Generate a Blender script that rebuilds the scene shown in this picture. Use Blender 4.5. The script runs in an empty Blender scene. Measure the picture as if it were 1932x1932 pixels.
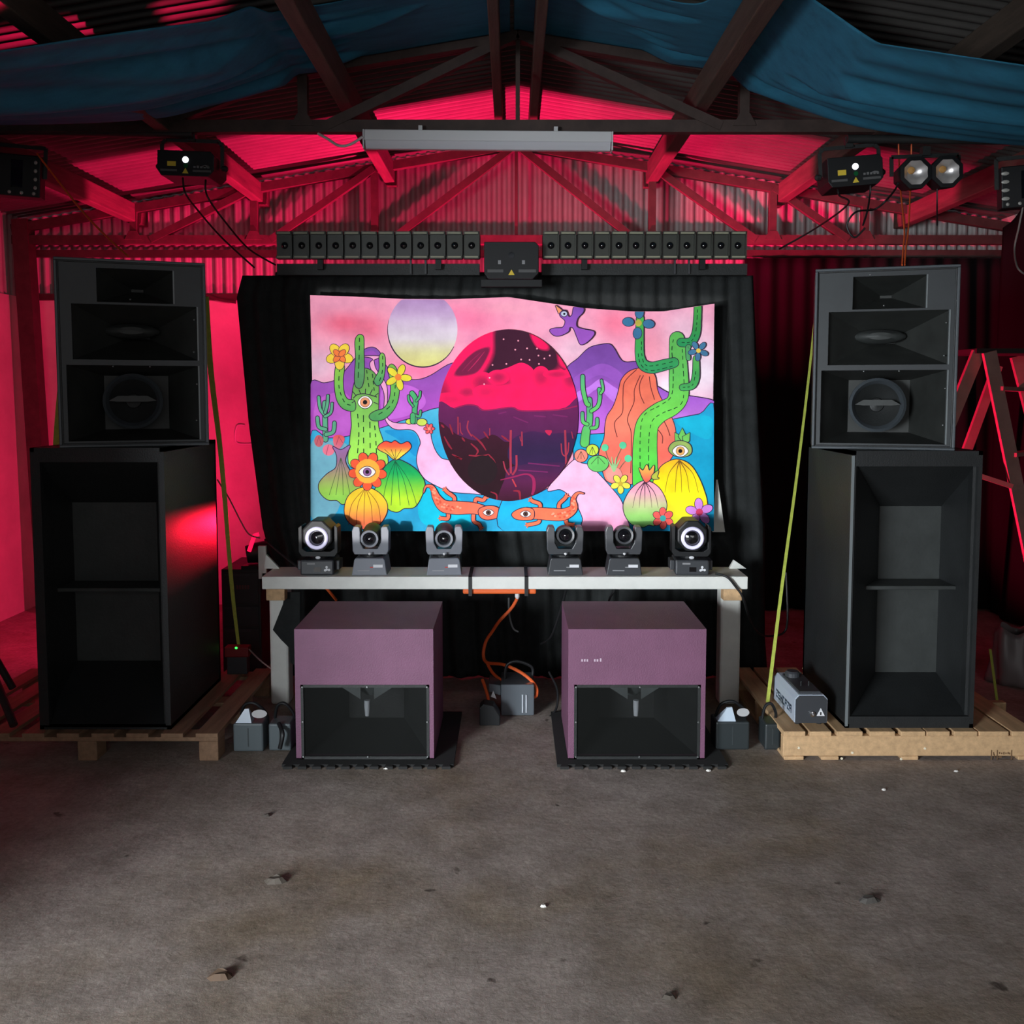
import bpy, bmesh, math, random
from mathutils import Vector, Matrix
from mathutils.geometry import tessellate_polygon
random.seed(7)
SC = bpy.context.scene
COL = SC.collection

# ------------------------------------------------------------------ camera
F = 1780.0                      # focal length in pixels of the 1932 frame
CAMZ = 1.62
PITCH = math.atan(130 / F)
PPY = 870.0                     # the photograph is cropped off-centre
cam_d = bpy.data.cameras.new('camera')
cam_d.sensor_width = 36
cam_d.sensor_fit = 'HORIZONTAL'
cam_d.lens = F / 1932 * 36
cam_d.shift_y = -(966 - PPY) / 1932
cam_d.clip_start = 0.05
cam = bpy.data.objects.new('camera', cam_d)
COL.objects.link(cam)
cam.location = (0, 0, CAMZ)
cam.rotation_euler = (math.pi / 2 - PITCH, 0, 0)
SC.camera = cam

CT, ST = math.cos(PITCH), math.sin(PITCH)


def ray(u, v):
    a = (u - 966) / F
    b = (PPY - v) / F
    return Vector((a, CT + b * ST, -ST + b * CT))


def W(u, v, D):
    """world point seen at photo pixel (u, v) on the plane y = D"""
    r = ray(u, v)
    return Vector((0, 0, CAMZ)) + r * (D / r.y)


def WF(u, v, z=0.0):
    """world point seen at photo pixel (u, v) on the plane z"""
    r = ray(u, v)
    return Vector((0, 0, CAMZ)) + r * ((z - CAMZ) / r.z)


# ------------------------------------------------------------------ view, world, lights
SC.view_settings.view_transform = 'Standard'
SC.view_settings.look = 'None'
SC.view_settings.exposure = 0.0
SC.view_settings.gamma = 1.0
SC.view_settings.use_curve_mapping = False

world = bpy.data.worlds.new('overcast_sky')
SC.world = world
world.use_nodes = True
bg = world.node_tree.nodes['Background']
bg.inputs[0].default_value = (0.80, 0.88, 1.0, 1)
bg.inputs[1].default_value = 0.3


def aim(o, target):
    d = (Vector(target) - o.location).normalized()
    o.rotation_euler = d.to_track_quat('-Z', 'Y').to_euler()


def area(name, loc, target, sx, sy, power, col):
    l = bpy.data.lights.new(name, 'AREA')
    l.shape = 'RECTANGLE'
    l.size, l.size_y = sx, sy
    l.energy = power
    l.color = col
    o = bpy.data.objects.new(name, l)
    COL.objects.link(o)
    o.location = loc
    aim(o, target)
    return o


def spot(name, loc, target, power, col, size, blend=0.2, radius=0.03):
    l = bpy.data.lights.new(name, 'SPOT')
    l.energy = power
    l.color = col
    l.spot_size = math.radians(size)
    l.spot_blend = blend
    l.shadow_soft_size = radius
    o = bpy.data.objects.new(name, l)
    COL.objects.link(o)
    o.location = loc
    aim(o, target)
    return o


def framed_beam(name, loc, quad, power, col, radius=0.02, soft=0.004):
    """a lamp whose gate is cut to the four corners (a projector, a lamp with barn doors)"""
    c = sum((Vector(q) for q in quad), Vector()) / 4
    o = spot(name, loc, c, power, col, 90, 0.0, radius)
    o.rotation_mode = 'XYZ'
    R = o.rotation_euler.to_matrix().transposed()
    pts = []
    for q in quad:
        d = R @ (Vector(q) - Vector(loc))
        pts.append((d.x / d.z, d.y / d.z))
    l = o.data
    far = max(math.atan(math.hypot(*p)) for p in pts)
    l.spot_size = 2 * far + 0.1
    l.use_nodes = True
    nt = l.node_tree
    em = nt.nodes['Emission']
    tc = nt.nodes.new('ShaderNodeTexCoord')
    sep = nt.nodes.new('ShaderNodeSeparateXYZ')
    nt.links.new(tc.outputs['Normal'], sep.inputs[0])

    def m(op, a, b=None, clamp=False):
        n = nt.nodes.new('ShaderNodeMath')
        n.operation = op
        n.use_clamp = clamp
        for i, x in enumerate((a, b)):
            if x is None:
                continue
            if isinstance(x, (int, float)):
                n.inputs[i].default_value = x
            else:
                nt.links.new(x, n.inputs[i])
        return n.outputs[0]
    uu = m('DIVIDE', sep.outputs[0], sep.outputs[2])
    vv = m('DIVIDE', sep.outputs[1], sep.outputs[2])
    area2 = sum(pts[i][0] * pts[(i + 1) % 4][1] - pts[(i + 1) % 4][0] * pts[i][1] for i in range(4))
    s = 1 if area2 > 0 else -1
    out = None
    for i in range(4):
        (x0, y0), (x1, y1) = pts[i], pts[(i + 1) % 4]
        L = math.hypot(x1 - x0, y1 - y0)
        a, b = -(y1 - y0) / L * s, (x1 - x0) / L * s
        cc = -(a * x0 + b * y0)
        e = m('ADD', m('ADD', m('MULTIPLY', uu, a), m('MULTIPLY', vv, b)), cc)
        e = m('ADD', m('DIVIDE', e, soft), 0.5, True)
        out = e if out is None else m('MULTIPLY', out, e)
    nt.links.new(out, em.inputs['Strength'])
    return o


RED = (1.0, 0.012, 0.105)
# daylight through the open side bay behind and to the left of the camera, and the open end
key = area('daylight_side_bay', (-3.3, -1.6, 1.25), (0.6, 4.2, 0.35), 1.4, 1.5, 64, (0.88, 0.95, 1.0))
key.data.spread = math.radians(58)
area('daylight_open_end', (0.9, -2.9, 2.3), (0.4, 2.6, 0.0), 4.5, 1.6, 32, (1.0, 0.96, 0.92))
# red wash lamps standing behind the backdrop
framed_beam('red_roof_wash', (-0.35, 6.3, 0.6), [(-3.5, 6.03, 3.3), (3.5, 6.03, 3.3), (3.5, 7.1, 3.3), (-3.5, 7.1, 3.3)], 2100, RED, radius=0.03, soft=0.05)
def wall_quad(x0, x1):
    return [(x0, 7.1, 2.05), (x1, 7.1, 2.05), (x1, 7.1, 3.42), (x0, 7.1, 3.42)]


framed_beam('red_wall_wash', (0.0, 5.45, 2.1), wall_quad(-3.6, 3.6), 120, RED, radius=0.05, soft=0.12)
framed_beam('red_wall_wash', (0.45, 5.45, 2.1), wall_quad(1.5, 3.6), 650, RED, radius=0.05, soft=0.4)
framed_beam('red_wall_wash', (-0.45, 5.45, 2.1), wall_quad(-3.6, -1.5), 330, RED, radius=0.05, soft=0.4)
spot('red_wash_left', (-1.55, 5.45, 1.05), (-3.6, 6.6, 1.35), 150, RED, 125, 0.6, 0.04)
spot('red_wash_right', (1.35, 5.9, 0.5), (3.1, 5.9, 1.3), 300, RED, 80, 0.5, 0.04)

# ------------------------------------------------------------------ helpers


def lin(c):
    r = []
    for x in c[:3]:
        x /= 255.0
        r.append(x / 12.92 if x <= 0.04045 else ((x + 0.055) / 1.055) ** 2.4)
    return tuple(r)


MATS = {}


def M(name, col, rough=0.6, metal=0.0, var=0.0, scale=6.0, bump=0.0, bscale=60.0, spec=0.5,
      emit=None, estr=1.0, stretch=None, col2=None, coat=0.0):
    if name in MATS:
        return MATS[name]
    m = bpy.data.materials.new(name)
    m.use_nodes = True
    nt = m.node_tree
    b = nt.nodes['Principled BSDF']
    c = lin(col)
    b.inputs['Base Color'].default_value = (*c, 1)
    b.inputs['Roughness'].default_value = rough
    b.inputs['Metallic'].default_value = metal
    b.inputs['Specular IOR Level'].default_value = spec
    if coat:
        b.inputs['Coat Weight'].default_value = coat
    if emit:
        b.inputs['Emission Color'].default_value = (*lin(emit), 1)
        b.inputs['Emission Strength'].default_value = estr
    if var or bump:
        tc = nt.nodes.new('ShaderNodeTexCoord')
        mp = nt.nodes.new('ShaderNodeMapping')
        nt.links.new(tc.outputs['Object'], mp.inputs[0])
        if stretch:
            mp.inputs['Scale'].default_value = stretch
    if var:
        n = nt.nodes.new('ShaderNodeTexNoise')
        n.inputs['Scale'].default_value = scale
        n.inputs['Detail'].default_value = 6
        n.inputs['Roughness'].default_value = 0.65
        nt.links.new(mp.outputs[0], n.inputs['Vector'])
        r = nt.nodes.new('ShaderNodeValToRGB')
        r.color_ramp.elements[0].position = 0.32
        r.color_ramp.elements[1].position = 0.68
        lo = lin(col2) if col2 else tuple(x * (1 - var) for x in c)
        r.color_ramp.elements[0].color = (*lo, 1)
        hi = tuple(min(1, x * (1 + var * 0.6)) for x in c)
        r.color_ramp.elements[1].color = (*hi, 1)
        nt.links.new(n.outputs['Fac'], r.inputs[0])
        nt.links.new(r.outputs[0], b.inputs['Base Color'])
    if bump:
        n2 = nt.nodes.new('ShaderNodeTexNoise')
        n2.inputs['Scale'].default_value = bscale
        n2.inputs['Detail'].default_value = 4
        nt.links.new(mp.outputs[0], n2.inputs['Vector'])
        bp = nt.nodes.new('ShaderNodeBump')
        bp.inputs['Strength'].default_value = bump
        bp.inputs['Distance'].default_value = 0.01
        nt.links.new(n2.outputs['Fac'], bp.inputs['Height'])
        nt.links.new(bp.outputs[0], b.inputs['Normal'])
    MATS[name] = m
    return m


def tag(o, label, cat, group=None, kind=None):
    o['label'] = label
    o['category'] = cat
    if group:
        o['group'] = group
    if kind:
        o['kind'] = kind
    return o


def empty(name, loc=(0, 0, 0), rz=0.0, label=None, cat=None, group=None, kind=None):
    o = bpy.data.objects.new(name, None)
    COL.objects.link(o)
    o.empty_display_size = 0.05
    o.location = loc
    o.rotation_euler = (0, 0, rz)
    if label:
        tag(o, label, cat, group, kind)
    return o


ORG = {}      # world origin of each parent, so parts can be written in world space


class MB:
    def __init__(s):
        s.v, s.f, s.c = [], [], []

    def add(s, vs, fs, col=None):
        n = len(s.v)
        s.v += [Vector(x) for x in vs]
        s.f += [tuple(i + n for i in f) for f in fs]
        s.c += [col] * len(vs) if not isinstance(col, list) else col
        return s

    def hexa(s, p):   # 8 points: bottom 4 (ccw), top 4
        return s.add(p, [(3, 2, 1, 0), (4, 5, 6, 7), (0, 1, 5, 4), (1, 2, 6, 5), (2, 3, 7, 6), (3, 0, 4, 7)])

    def box(s, x0, x1, y0, y1, z0, z1):
        x0, x1 = min(x0, x1), max(x0, x1)
        y0, y1 = min(y0, y1), max(y0, y1)
        z0, z1 = min(z0, z1), max(z0, z1)
        return s.hexa([(x0, y0, z0), (x1, y0, z0), (x1, y1, z0), (x0, y1, z0),
                       (x0, y0, z1), (x1, y0, z1), (x1, y1, z1), (x0, y1, z1)])

    def beam(s, p0, p1, w, h, up=(0, 0, 1)):
        p0, p1 = Vector(p0), Vector(p1)
        d = (p1 - p0).normalized()
        u = Vector(up)
        if abs(d.dot(u)) > 0.98:
            u = Vector((0, 1, 0))
        x = d.cross(u).normalized()
        z = x.cross(d).normalized()
        q = []
        for p in (p0, p1):
            q += [p - x * w / 2 - z * h / 2, p + x * w / 2 - z * h / 2, p + x * w / 2 + z * h / 2, p - x * w / 2 + z * h / 2]
        return s.add(q, [(0, 1, 2, 3), (7, 6, 5, 4), (0, 4, 5, 1), (1, 5, 6, 2), (2, 6, 7, 3), (3, 7, 4, 0)])

    def tube(s, pts, r, n=8):
        pts = [Vector(p) for p in pts]
        rs = r if isinstance(r, (list, tuple)) else [r] * len(pts)
        rings, prev = [], None
        for i, p in enumerate(pts):
            a = pts[max(0, i - 1)]
            b = pts[min(len(pts) - 1, i + 1)]
            d = (b - a).normalized() if (b - a).length > 1e-9 else Vector((0, 0, 1))
            if prev is None:
                u = Vector((0, 0, 1)) if abs(d.z) < 0.9 else Vector((1, 0, 0))
                x = d.cross(u).normalized()
            else:
                x = (prev - d * prev.dot(d)).normalized()
            prev = x
            y = d.cross(x)
            rings.append([p + (x * math.cos(t) + y * math.sin(t)) * rs[i] for t in [2 * math.pi * k / n for k in range(n)]])
        vs = [q for g in rings for q in g]
        fs = []
        for i in range(len(rings) - 1):
            for k in range(n):
                a, b = i * n + k, i * n + (k + 1) % n
                fs.append((a, b, b + n, a + n))
        fs.append(tuple(range(n - 1, -1, -1)))
        fs.append(tuple(range((len(rings) - 1) * n, len(rings) * n)))
        return s.add(vs, fs)

    def lathe(s, prof, org, axis=(0, 0, 1), n=24, sx=1.0, sy=1.0, ref=None, caps=True):
        """prof: (radius, height along axis)"""
        a = Vector(axis).normalized()
        u = Vector(ref) if ref else (Vector((1, 0, 0)) if abs(a.x) < 0.9 else Vector((0, 0, 1)))
        x = (u - a * u.dot(a)).normalized()
        y = a.cross(x)
        o = Vector(org)
        vs = []
        for r, h in prof:
            for k in range(n):
                t = 2 * math.pi * k / n
                vs.append(o + a * h + x * (r * sx * math.cos(t)) + y * (r * sy * math.sin(t)))
        fs = []
        for i in range(len(prof) - 1):
            for k in range(n):
                p, q = i * n + k, i * n + (k + 1) % n
                fs.append((p, q, q + n, p + n))
        if caps and prof[0][0] > 1e-6:
            fs.append(tuple(range(n - 1, -1, -1)))
        if caps and prof[-1][0] > 1e-6:
            fs.append(tuple(range((len(prof) - 1) * n, len(prof) * n)))
        return s.add(vs, fs)

    def prism(s, poly, org, ux, uy, depth):
        """extrude a 2d polygon (in ux, uy) along ux x uy * depth"""
        ux, uy, org = Vector(ux), Vector(uy), Vector(org)
        d = ux.cross(uy).normalized() * depth
        a = [org + ux * p[0] + uy * p[1] for p in poly]
        b = [p + d for p in a]
        n = len(poly)
        tri = tessellate_polygon([[Vector((p[0], p[1], 0)) for p in poly]])
        fs = [tuple(reversed(t)) for t in tri] + [tuple(i + n for i in t) for t in tri]
        fs += [(i, (i + 1) % n, (i + 1) % n + n, i + n) for i in range(n)]
        return s.add(a + b, fs)

    def quad(s, a, b, c, d):
        return s.add([a, b, c, d], [(0, 1, 2, 3)])

    def grid(s, nu, nv, fn):
        vs = [fn(i / nu, j / nv) for j in range(nv + 1) for i in range(nu + 1)]
        fs = [(j * (nu + 1) + i, j * (nu + 1) + i + 1, (j + 1) * (nu + 1) + i + 1, (j + 1) * (nu + 1) + i)
              for j in range(nv) for i in range(nu)]
        return s.add(vs, fs)

    def build(s, name, mat, parent=None, bevel=0.0, smooth=False, local=False, solid=0.0, fix=True):
        me = bpy.data.meshes.new(name)
        off = Vector((0, 0, 0))
        if parent is not None and not local:
            off = ORG.get(parent.name, parent.location.copy() if parent.parent is None else Vector((0, 0, 0)))
        me.from_pydata([p - off for p in s.v], [], s.f)
        if any(c is not None for c in s.c):
            at = me.color_attributes.new('paint', 'FLOAT_COLOR', 'POINT')
            for i, c in enumerate(s.c):
                at.data[i].color = (*(c or (0, 0, 0)), 1)
        if fix and s.f:
            bm = bmesh.new()
            bm.from_mesh(me)
            bmesh.ops.recalc_face_normals(bm, faces=bm.faces)
            bm.to_mesh(me)
            bm.free()
        if smooth:
            for p in me.polygons:
                p.use_smooth = True
            if smooth != 'all':
                try:
                    me.set_sharp_from_angle(angle=math.radians(40))
                except Exception:
                    pass
        me.materials.append(mat)
        o = bpy.data.objects.new(name, me)
        COL.objects.link(o)
        if parent is not None:
            o.parent = parent
            ORG[o.name] = off
        else:
            ORG[o.name] = Vector((0, 0, 0))
        if solid:
            md = o.modifiers.new('solidify', 'SOLIDIFY')
            md.thickness = solid
        if bevel:
            md = o.modifiers.new('bevel', 'BEVEL')
            md.width = bevel
            md.segments = 2
            md.limit_method = 'ANGLE'
        return o


def dup(root, loc, rz=None, label=None, group=None):
    r = root.copy()
    COL.objects.link(r)
    r.location = loc
    if rz is not None:
        r.rotation_euler = (0, 0, rz)
    if label:
        r['label'] = label
    if group:
        r['group'] = group
    for ch in list(root.children):
        c = ch.copy()
        COL.objects.link(c)
        c.parent = r
        for g in list(ch.children):
            d = g.copy()
            COL.objects.link(d)
            d.parent = c
    return r


def spline(pts, n=6, closed=False):
    """Catmull-Rom through the points"""
    P = [Vector(p) for p in pts]
    k = len(P)
    out = []
    rng = range(k) if closed else range(k - 1)
    for i in rng:
        if closed:
            p0, p1, p2, p3 = P[(i - 1) % k], P[i], P[(i + 1) % k], P[(i + 2) % k]
        else:
            p0, p1, p2, p3 = P[max(0, i - 1)], P[i], P[i + 1], P[min(k - 1, i + 2)]
        for j in range(n):
            t = j / n
            out.append(0.5 * ((2 * p1) + (p2 - p0) * t + (2 * p0 - 5 * p1 + 4 * p2 - p3) * t * t + (3 * p1 - p0 - 3 * p2 + p3) * t ** 3))
    if not closed:
        out.append(P[-1].copy())
    return out


def interp(tab, x):
    if x <= tab[0][0]:
        return tab[0][1:]
    for a, b in zip(tab, tab[1:]):
        if x <= b[0]:
            t = (x - a[0]) / (b[0] - a[0])
            return tuple(p + (q - p) * t for p, q in zip(a[1:], b[1:]))
    return tab[-1][1:]


# ------------------------------------------------------------------ materials
m_black = M('black_paint', (38, 40, 40), 0.55, var=0.25, scale=9, bump=0.15, bscale=120)
m_blackplastic = M('black_plastic', (24, 25, 27), 0.5, spec=0.35)
m_darkgrey = M('dark_grey_plastic', (58, 60, 64), 0.42)
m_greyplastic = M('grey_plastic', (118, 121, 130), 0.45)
m_cloth_black = M('black_cloth', (46, 48, 48), 0.95, var=0.2, scale=14, bump=0.3, bscale=90, spec=0.1)
m_cloth_deep = M('black_stage_cloth', (24, 22, 24), 0.95, spec=0.1)
m_blue = M('blue_cloth', (46, 112, 140), 0.85, var=0.22, scale=5, bump=0.12, bscale=220, spec=0.2, stretch=(0.6, 3, 3))
m_timber = M('dark_timber', (76, 64, 55), 0.8, var=0.35, scale=5, bump=0.2, bscale=40, stretch=(6, 0.6, 6))
m_steel = M('rusty_dark_steel', (70, 56, 52), 0.65, metal=0.2, var=0.3, scale=12)
m_sheet = M('galvanised_sheet', (168, 166, 164), 0.55, metal=0.15, var=0.18, scale=3)
m_roof = M('weathered_roof_sheet', (86, 82, 79), 0.6, metal=0.15, var=0.25, scale=2.5)
m_plaster = M('whitewashed_plaster', (205, 198, 194), 0.85, var=0.14, scale=3, bump=0.2, bscale=25)
m_pine = M('pine_board', (205, 168, 126), 0.75, var=0.22, scale=4, bump=0.1, bscale=60, stretch=(8, 0.7, 8))
m_pine_dark = M('aged_pallet_wood', (150, 118, 92), 0.8, var=0.3, scale=4, bump=0.1, bscale=60, stretch=(8, 0.7, 8))
m_white = M('white_painted_wood', (226, 226, 220), 0.55, var=0.08, scale=8)
m_purple = M('purple_paint', (116, 74, 100), 0.6, var=0.12, scale=6, bump=0.25, bscale=160)
m_orange = M('orange_plastic', (232, 104, 44), 0.5)
m_lime = M('lime_webbing', (176, 186, 78), 0.8, var=0.15, scale=60)
m_chrome = M('chrome', (210, 210, 212), 0.12, metal=1.0)
m_glass = M('dark_lens_glass', (14, 14, 18), 0.05, spec=0.9, coat=1.0)
m_whiteplastic = M('white_plastic', (206, 206, 208), 0.45)
m_rubber = M('black_rubber_mat', (36, 36, 36), 0.9)
m_label_grey = M('grey_print', (138, 138, 140), 0.6)
m_label_white = M('white_print', (222, 222, 226), 0.6)
m_yellow = M('yellow_warning_label', (226, 196, 60), 0.6)
m_cable = M('black_cable', (26, 26, 28), 0.5)

# ------------------------------------------------------------------ structure
XL, XR, YB, YF = -3.62, 3.66, 7.12, -3.0
ZA, SL, XA = 3.50, 0.163, 0.03


def roofz(x):
    return ZA - SL * abs(x - XA)


# floor
mf = bpy.data.materials.new('dusty_concrete')
mf.use_nodes = True
nt = mf.node_tree
b = nt.nodes['Principled BSDF']
b.inputs['Roughness'].default_value = 0.8
b.inputs['Specular IOR Level'].default_value = 0.3
tc = nt.nodes.new('ShaderNodeTexCoord')


def noise(scale, detail, rough=0.6):
    n = nt.nodes.new('ShaderNodeTexNoise')
    n.inputs['Scale'].default_value = scale
    n.inputs['Detail'].default_value = detail
    n.inputs['Roughness'].default_value = rough
    nt.links.new(tc.outputs['Object'], n.inputs['Vector'])
    return n.outputs['Fac']


def ramp(src, stops):
    r = nt.nodes.new('ShaderNodeValToRGB')
    e = r.color_ramp.elements
    while len(e) < len(stops):
        e.new(0.5)
    for k, (p, c) in enumerate(stops):
        e[k].position = p
        e[k].color = (*lin(c), 1)
    nt.links.new(src, r.inputs[0])
    return r.outputs[0]


def mix(a, b_, fac, mode='MIX'):
    n = nt.nodes.new('ShaderNodeMixRGB')
    n.blend_type = mode
    for sock, val in ((n.inputs[1], a), (n.inputs[2], b_), (n.inputs[0], fac)):
        if isinstance(val, (int, float)):
            sock.default_value = val
        else:
            nt.links.new(val, sock)
    return n.outputs[0]


big = ramp(noise(0.75, 5), [(0.34, (156, 138, 114)), (0.5, (182, 169, 159)), (0.66, (196, 182, 175))])
mid = ramp(noise(5.5, 8, 0.7), [(0.3, (168, 164, 160)), (0.7, (255, 255, 255))])
fine = ramp(noise(46, 6, 0.75), [(0.30, (188, 186, 184)), (0.62, (255, 255, 255))])
spots = ramp(noise(9.5, 3, 0.5), [(0.255, (112, 104, 98)), (0.30, (255, 255, 255))])
c1 = mix(big, mid, 0.75, 'MULTIPLY')
c1 = mix(c1, fine, 0.7, 'MULTIPLY')
c1 = mix(c1, spots, 0.8, 'MULTIPLY')
nt.links.new(c1, b.inputs['Base Color'])
bp = nt.nodes.new('ShaderNodeBump')
bp.inputs['Strength'].default_value = 0.35
bp.inputs['Distance'].default_value = 0.012
nt.links.new(noise(24, 8, 0.7), bp.inputs['Height'])
nt.links.new(bp.outputs[0], b.inputs['Normal'])
g = MB().box(XL - 0.1, XR + 0.1, YF, YB + 0.1, -0.12, 0.0).build('floor', mf)
tag(g, 'bare dusty brown-grey concrete floor with dark stains', 'floor', kind='structure')

# plaster dado and corrugated cladding of the end wall
ZD = W(250, 563, YB).z
wb = MB().box(XL, XR, YB, YB + 0.12, 0, ZD).build('wall_back', m_plaster)
tag(wb, 'end wall with whitewashed plaster below and corrugated sheets above', 'wall', kind='structure')
PITCHC = 0.0755


def corr(x):
    t = (x / PITCHC) % 1.0
    # rounded trapezoid profile
    a = 0.016
    return a * max(-1, min(1, 1.55 * math.sin(2 * math.pi * t)))


nper, seg = 8, 10
wsh = nper * PITCHC
x = XL
k = 0
while x < XR - 0.02:
    x1 = min(XR, x + wsh + 0.02)
    n = max(2, int(round((x1 - x) / PITCHC * seg)))
    sh = MB()
    vs = []
    for i in range(n + 1):
        xx = x + (x1 - x) * i / n
        yy = YB + 0.03 + corr(xx) + (0.0012 if k % 2 else 0)
        vs += [(xx, yy, ZD - 0.03), (xx, yy, roofz(xx) - 0.004)]
    sh.add(vs, [(2 * i, 2 * i + 2, 2 * i + 3, 2 * i + 1) for i in range(n)])
    sh.build('cladding_sheet', m_sheet, wb, smooth='all', fix=False)
    x += wsh
    k += 1

# side walls (open bay on the left behind the camera, kept as the daylight opening)
wl = MB().box(XL - 0.12, XL, 0.35, YB + 0.12, 0, ZD).build('wall_left', m_plaster)
tag(wl, 'long left wall, plaster below and corrugated sheet above', 'wall', kind='structure')
sh = MB()
n = int((YB - 0.35) / PITCHC * 8)
vs = []
for i in range(n + 1):
    yy = 0.35 + (YB - 0.35) * i / n
    vs += [(XL - 0.03 + corr(yy), yy, ZD - 0.03), (XL - 0.03 + corr(yy), yy, roofz(XL))]
sh.add(vs, [(2 * i, 2 * i + 2, 2 * i + 3, 2 * i + 1) for i in range(n)])
sh.build('cladding_sheet', m_sheet, wl, smooth='all', fix=False)
MB().box(XL, -2.16, 1.5, 1.62, 0, 2.95).build('added_shade_wall', m_plaster, wl)  # unseen wall added to keep daylight off the left speaker stack
wr = MB().box(XR, XR + 0.12, YF, YB + 0.12, 0, roofz(XR)).build('wall_right', m_plaster)
tag(wr, 'long right wall behind black cloth', 'wall', kind='structure')

# roof
for side, nm in ((-1, 'left'), (1, 'right')):
    xe = XL - 0.15 if side < 0 else XR + 0.15
    root = empty('ceiling', (XA, 0, ZA), label='sloping corrugated metal roof underside, %s slope' % nm, cat='ceiling', kind='structure')
    y = YF
    k = 0
    while y < YB + 0.1:
        y1 = min(YB + 0.12, y + wsh + 0.02)
        n = max(2, int(round((y1 - y) / PITCHC * seg)))
        vs = []
        for i in range(n + 1):
            yy = y + (y1 - y) * i / n
            dz = 0.7 * corr(yy) + (0.0015 if k % 2 else 0)
            vs += [(XA, yy, ZA + 0.012 + dz), (xe, yy, ZA - SL * abs(xe - XA) + 0.012 + dz)]
        sh = MB()
        sh.add(vs, [(2 * i, 2 * i + 2, 2 * i + 3, 2 * i + 1) for i in range(n)])
        sh.build('roof_sheet', m_roof, root, smooth='all', fix=False)
        y += wsh
        k += 1

# purlins and ridge beams, running front to back under the roof
PUR = [(-0.085, 0.05, 0.15, 'left of the two slim ridge beams under the roof apex'),
       (0.135, 0.05, 0.15, 'right of the two slim ridge beams under the roof apex'),
       (-0.88, 0.075, 0.14, 'dark timber purlin crossing in front of the left blue cloth'),
       (1.0, 0.08, 0.14, 'dark timber purlin crossing in front of the right blue cloth'),
       (-1.82, 0.075, 0.13, 'dark timber purlin above the small laser unit at left'),
       (1.93, 0.075, 0.13, 'dark timber purlin meeting the laser unit at right'),
       (-2.72, 0.075, 0.13, 'dark timber purlin nearest the left wall'),
       (2.85, 0.075, 0.13, 'dark timber purlin nearest the right wall')]
for (px, w, h, lb) in PUR:
    z1 = roofz(px) - (0.09 if abs(px) > 0.3 else 0.012)
    o = MB().box(px - w / 2, px + w / 2, YF + 0.1, YB - 0.05, z1 - h, z1).build('roof_purlin', m_timber, bevel=0.006)
    tag(o, lb, 'beam', 'roof purlins')


def truss(D, label, chord_px, verts_x, w=0.055, off=0.13):
    cz = W(966, chord_px, D).z
    root = empty('roof_truss', (XA, D, cz), label=label, cat='truss')
    MB().beam((XL + 0.05, D, cz), (XR - 0.05, D, cz), w, 0.062).build('bottom_chord', m_steel, root)
    for s, xe in ((-1, XL + 0.05), (1, XR - 0.05)):
        MB().beam((XA, D, ZA - off), (xe, D, roofz(xe) - off), w, 0.06).build('top_chord', m_steel, root)
    MB().beam((XA, D, cz), (XA, D, ZA - off), 0.022, 0.022).build('king_rod', m_steel, root)
    tops = [(XA, ZA - off)]
    for s in (-1, 1):
        vx = [XA] + [v for v in verts_x if v * s > 0]
        vx = [vx[0]] + sorted(vx[1:], key=abs)
        for v in vx[1:]:
            MB().beam((v, D, cz), (v, D, roofz(v) - off), 0.05, 0.05).build('web_post', m_steel, root)
        for a, c in zip(vx, vx[1:]):
            MB().beam((a, D - 0.01, roofz(a) - off), (c - s * 0.12, D - 0.01, cz), 0.045, 0.05).build('web_diagonal', m_steel, root)
            MB().prism([(-0.06, 0), (0.06, 0), (0.028, 0.06), (-0.028, 0.06)], (c, D - 0.035, cz), (1, 0, 0), (0, 0, 1), -0.01).build('gusset_plate', m_steel, root)
    return root


truss(5.05, 'near roof truss with white batten lamp under its chord', 240, [-1.09, 1.21, -2.0, 2.1, -2.85, 2.95], off=0.03)
truss(6.85, 'far roof truss in front of the corrugated end wall', 453, [-0.98, 1.0, -1.84, 1.86, -2.70, 2.52])
# rails on the end wall
for (py, lb, dd, hh) in ((478, 'red-lit upper rail on the corrugated end wall', 7.02, 0.05), (560, 'lower rail along the top of the plaster end wall', 7.06, 0.045)):
    z = W(300, py, dd).z
    o = MB().box(XL + 0.02, XR - 0.02, dd, dd + 0.05, z - hh / 2, z + hh / 2).build('wall_rail', m_steel)
    tag(o, lb, 'rail', kind='structure')
# corner post at left
p, p2 = W(45, 450, 6.86), W(63, 720, 6.86)
sl_ = (p2.x - p.x) / (p2.z - p.z)
o = MB().beam((p2.x - sl_ * p2.z, 6.86, 0.0), (p.x + sl_ * (2.85 - p.z), 6.86, 2.85), 0.11, 0.11).build('corner_post', m_steel)
tag(o, 'dark corner post between left wall and end wall', 'post', kind='structure')

# ------------------------------------------------------------------ black drapes


def drape(name, left, right, v0, v1, D, amp, freq, mat, label, nu=120, nv=30, group=None, ph=0.0, dfun=None):
    def fn(s, t):
        v = v0 + (v1 - v0) * t
        u = interp(left, v)[0] * (1 - s) + interp(right, v)[0] * s
        dd = D + amp * (math.sin(freq * s * 6.28 + ph + 0.8 * math.sin(3.1 * t + s * 5)) * (0.35 + 0.65 * t)
                        + 0.45 * math.sin(freq * 2.3 * s * 6.28 + 1.3 + t * 2))
        if dfun:
            dd += dfun(u, v)
        p = W(u, v, dd)
        p.z = max(0.012, p.z)
        return p
    o = MB().grid(nu, nv, fn).build(name, mat, smooth='all', solid=0.004)
    return tag(o, label, 'curtain', group)


def swirl(u, v):
    return 0.0


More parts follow.
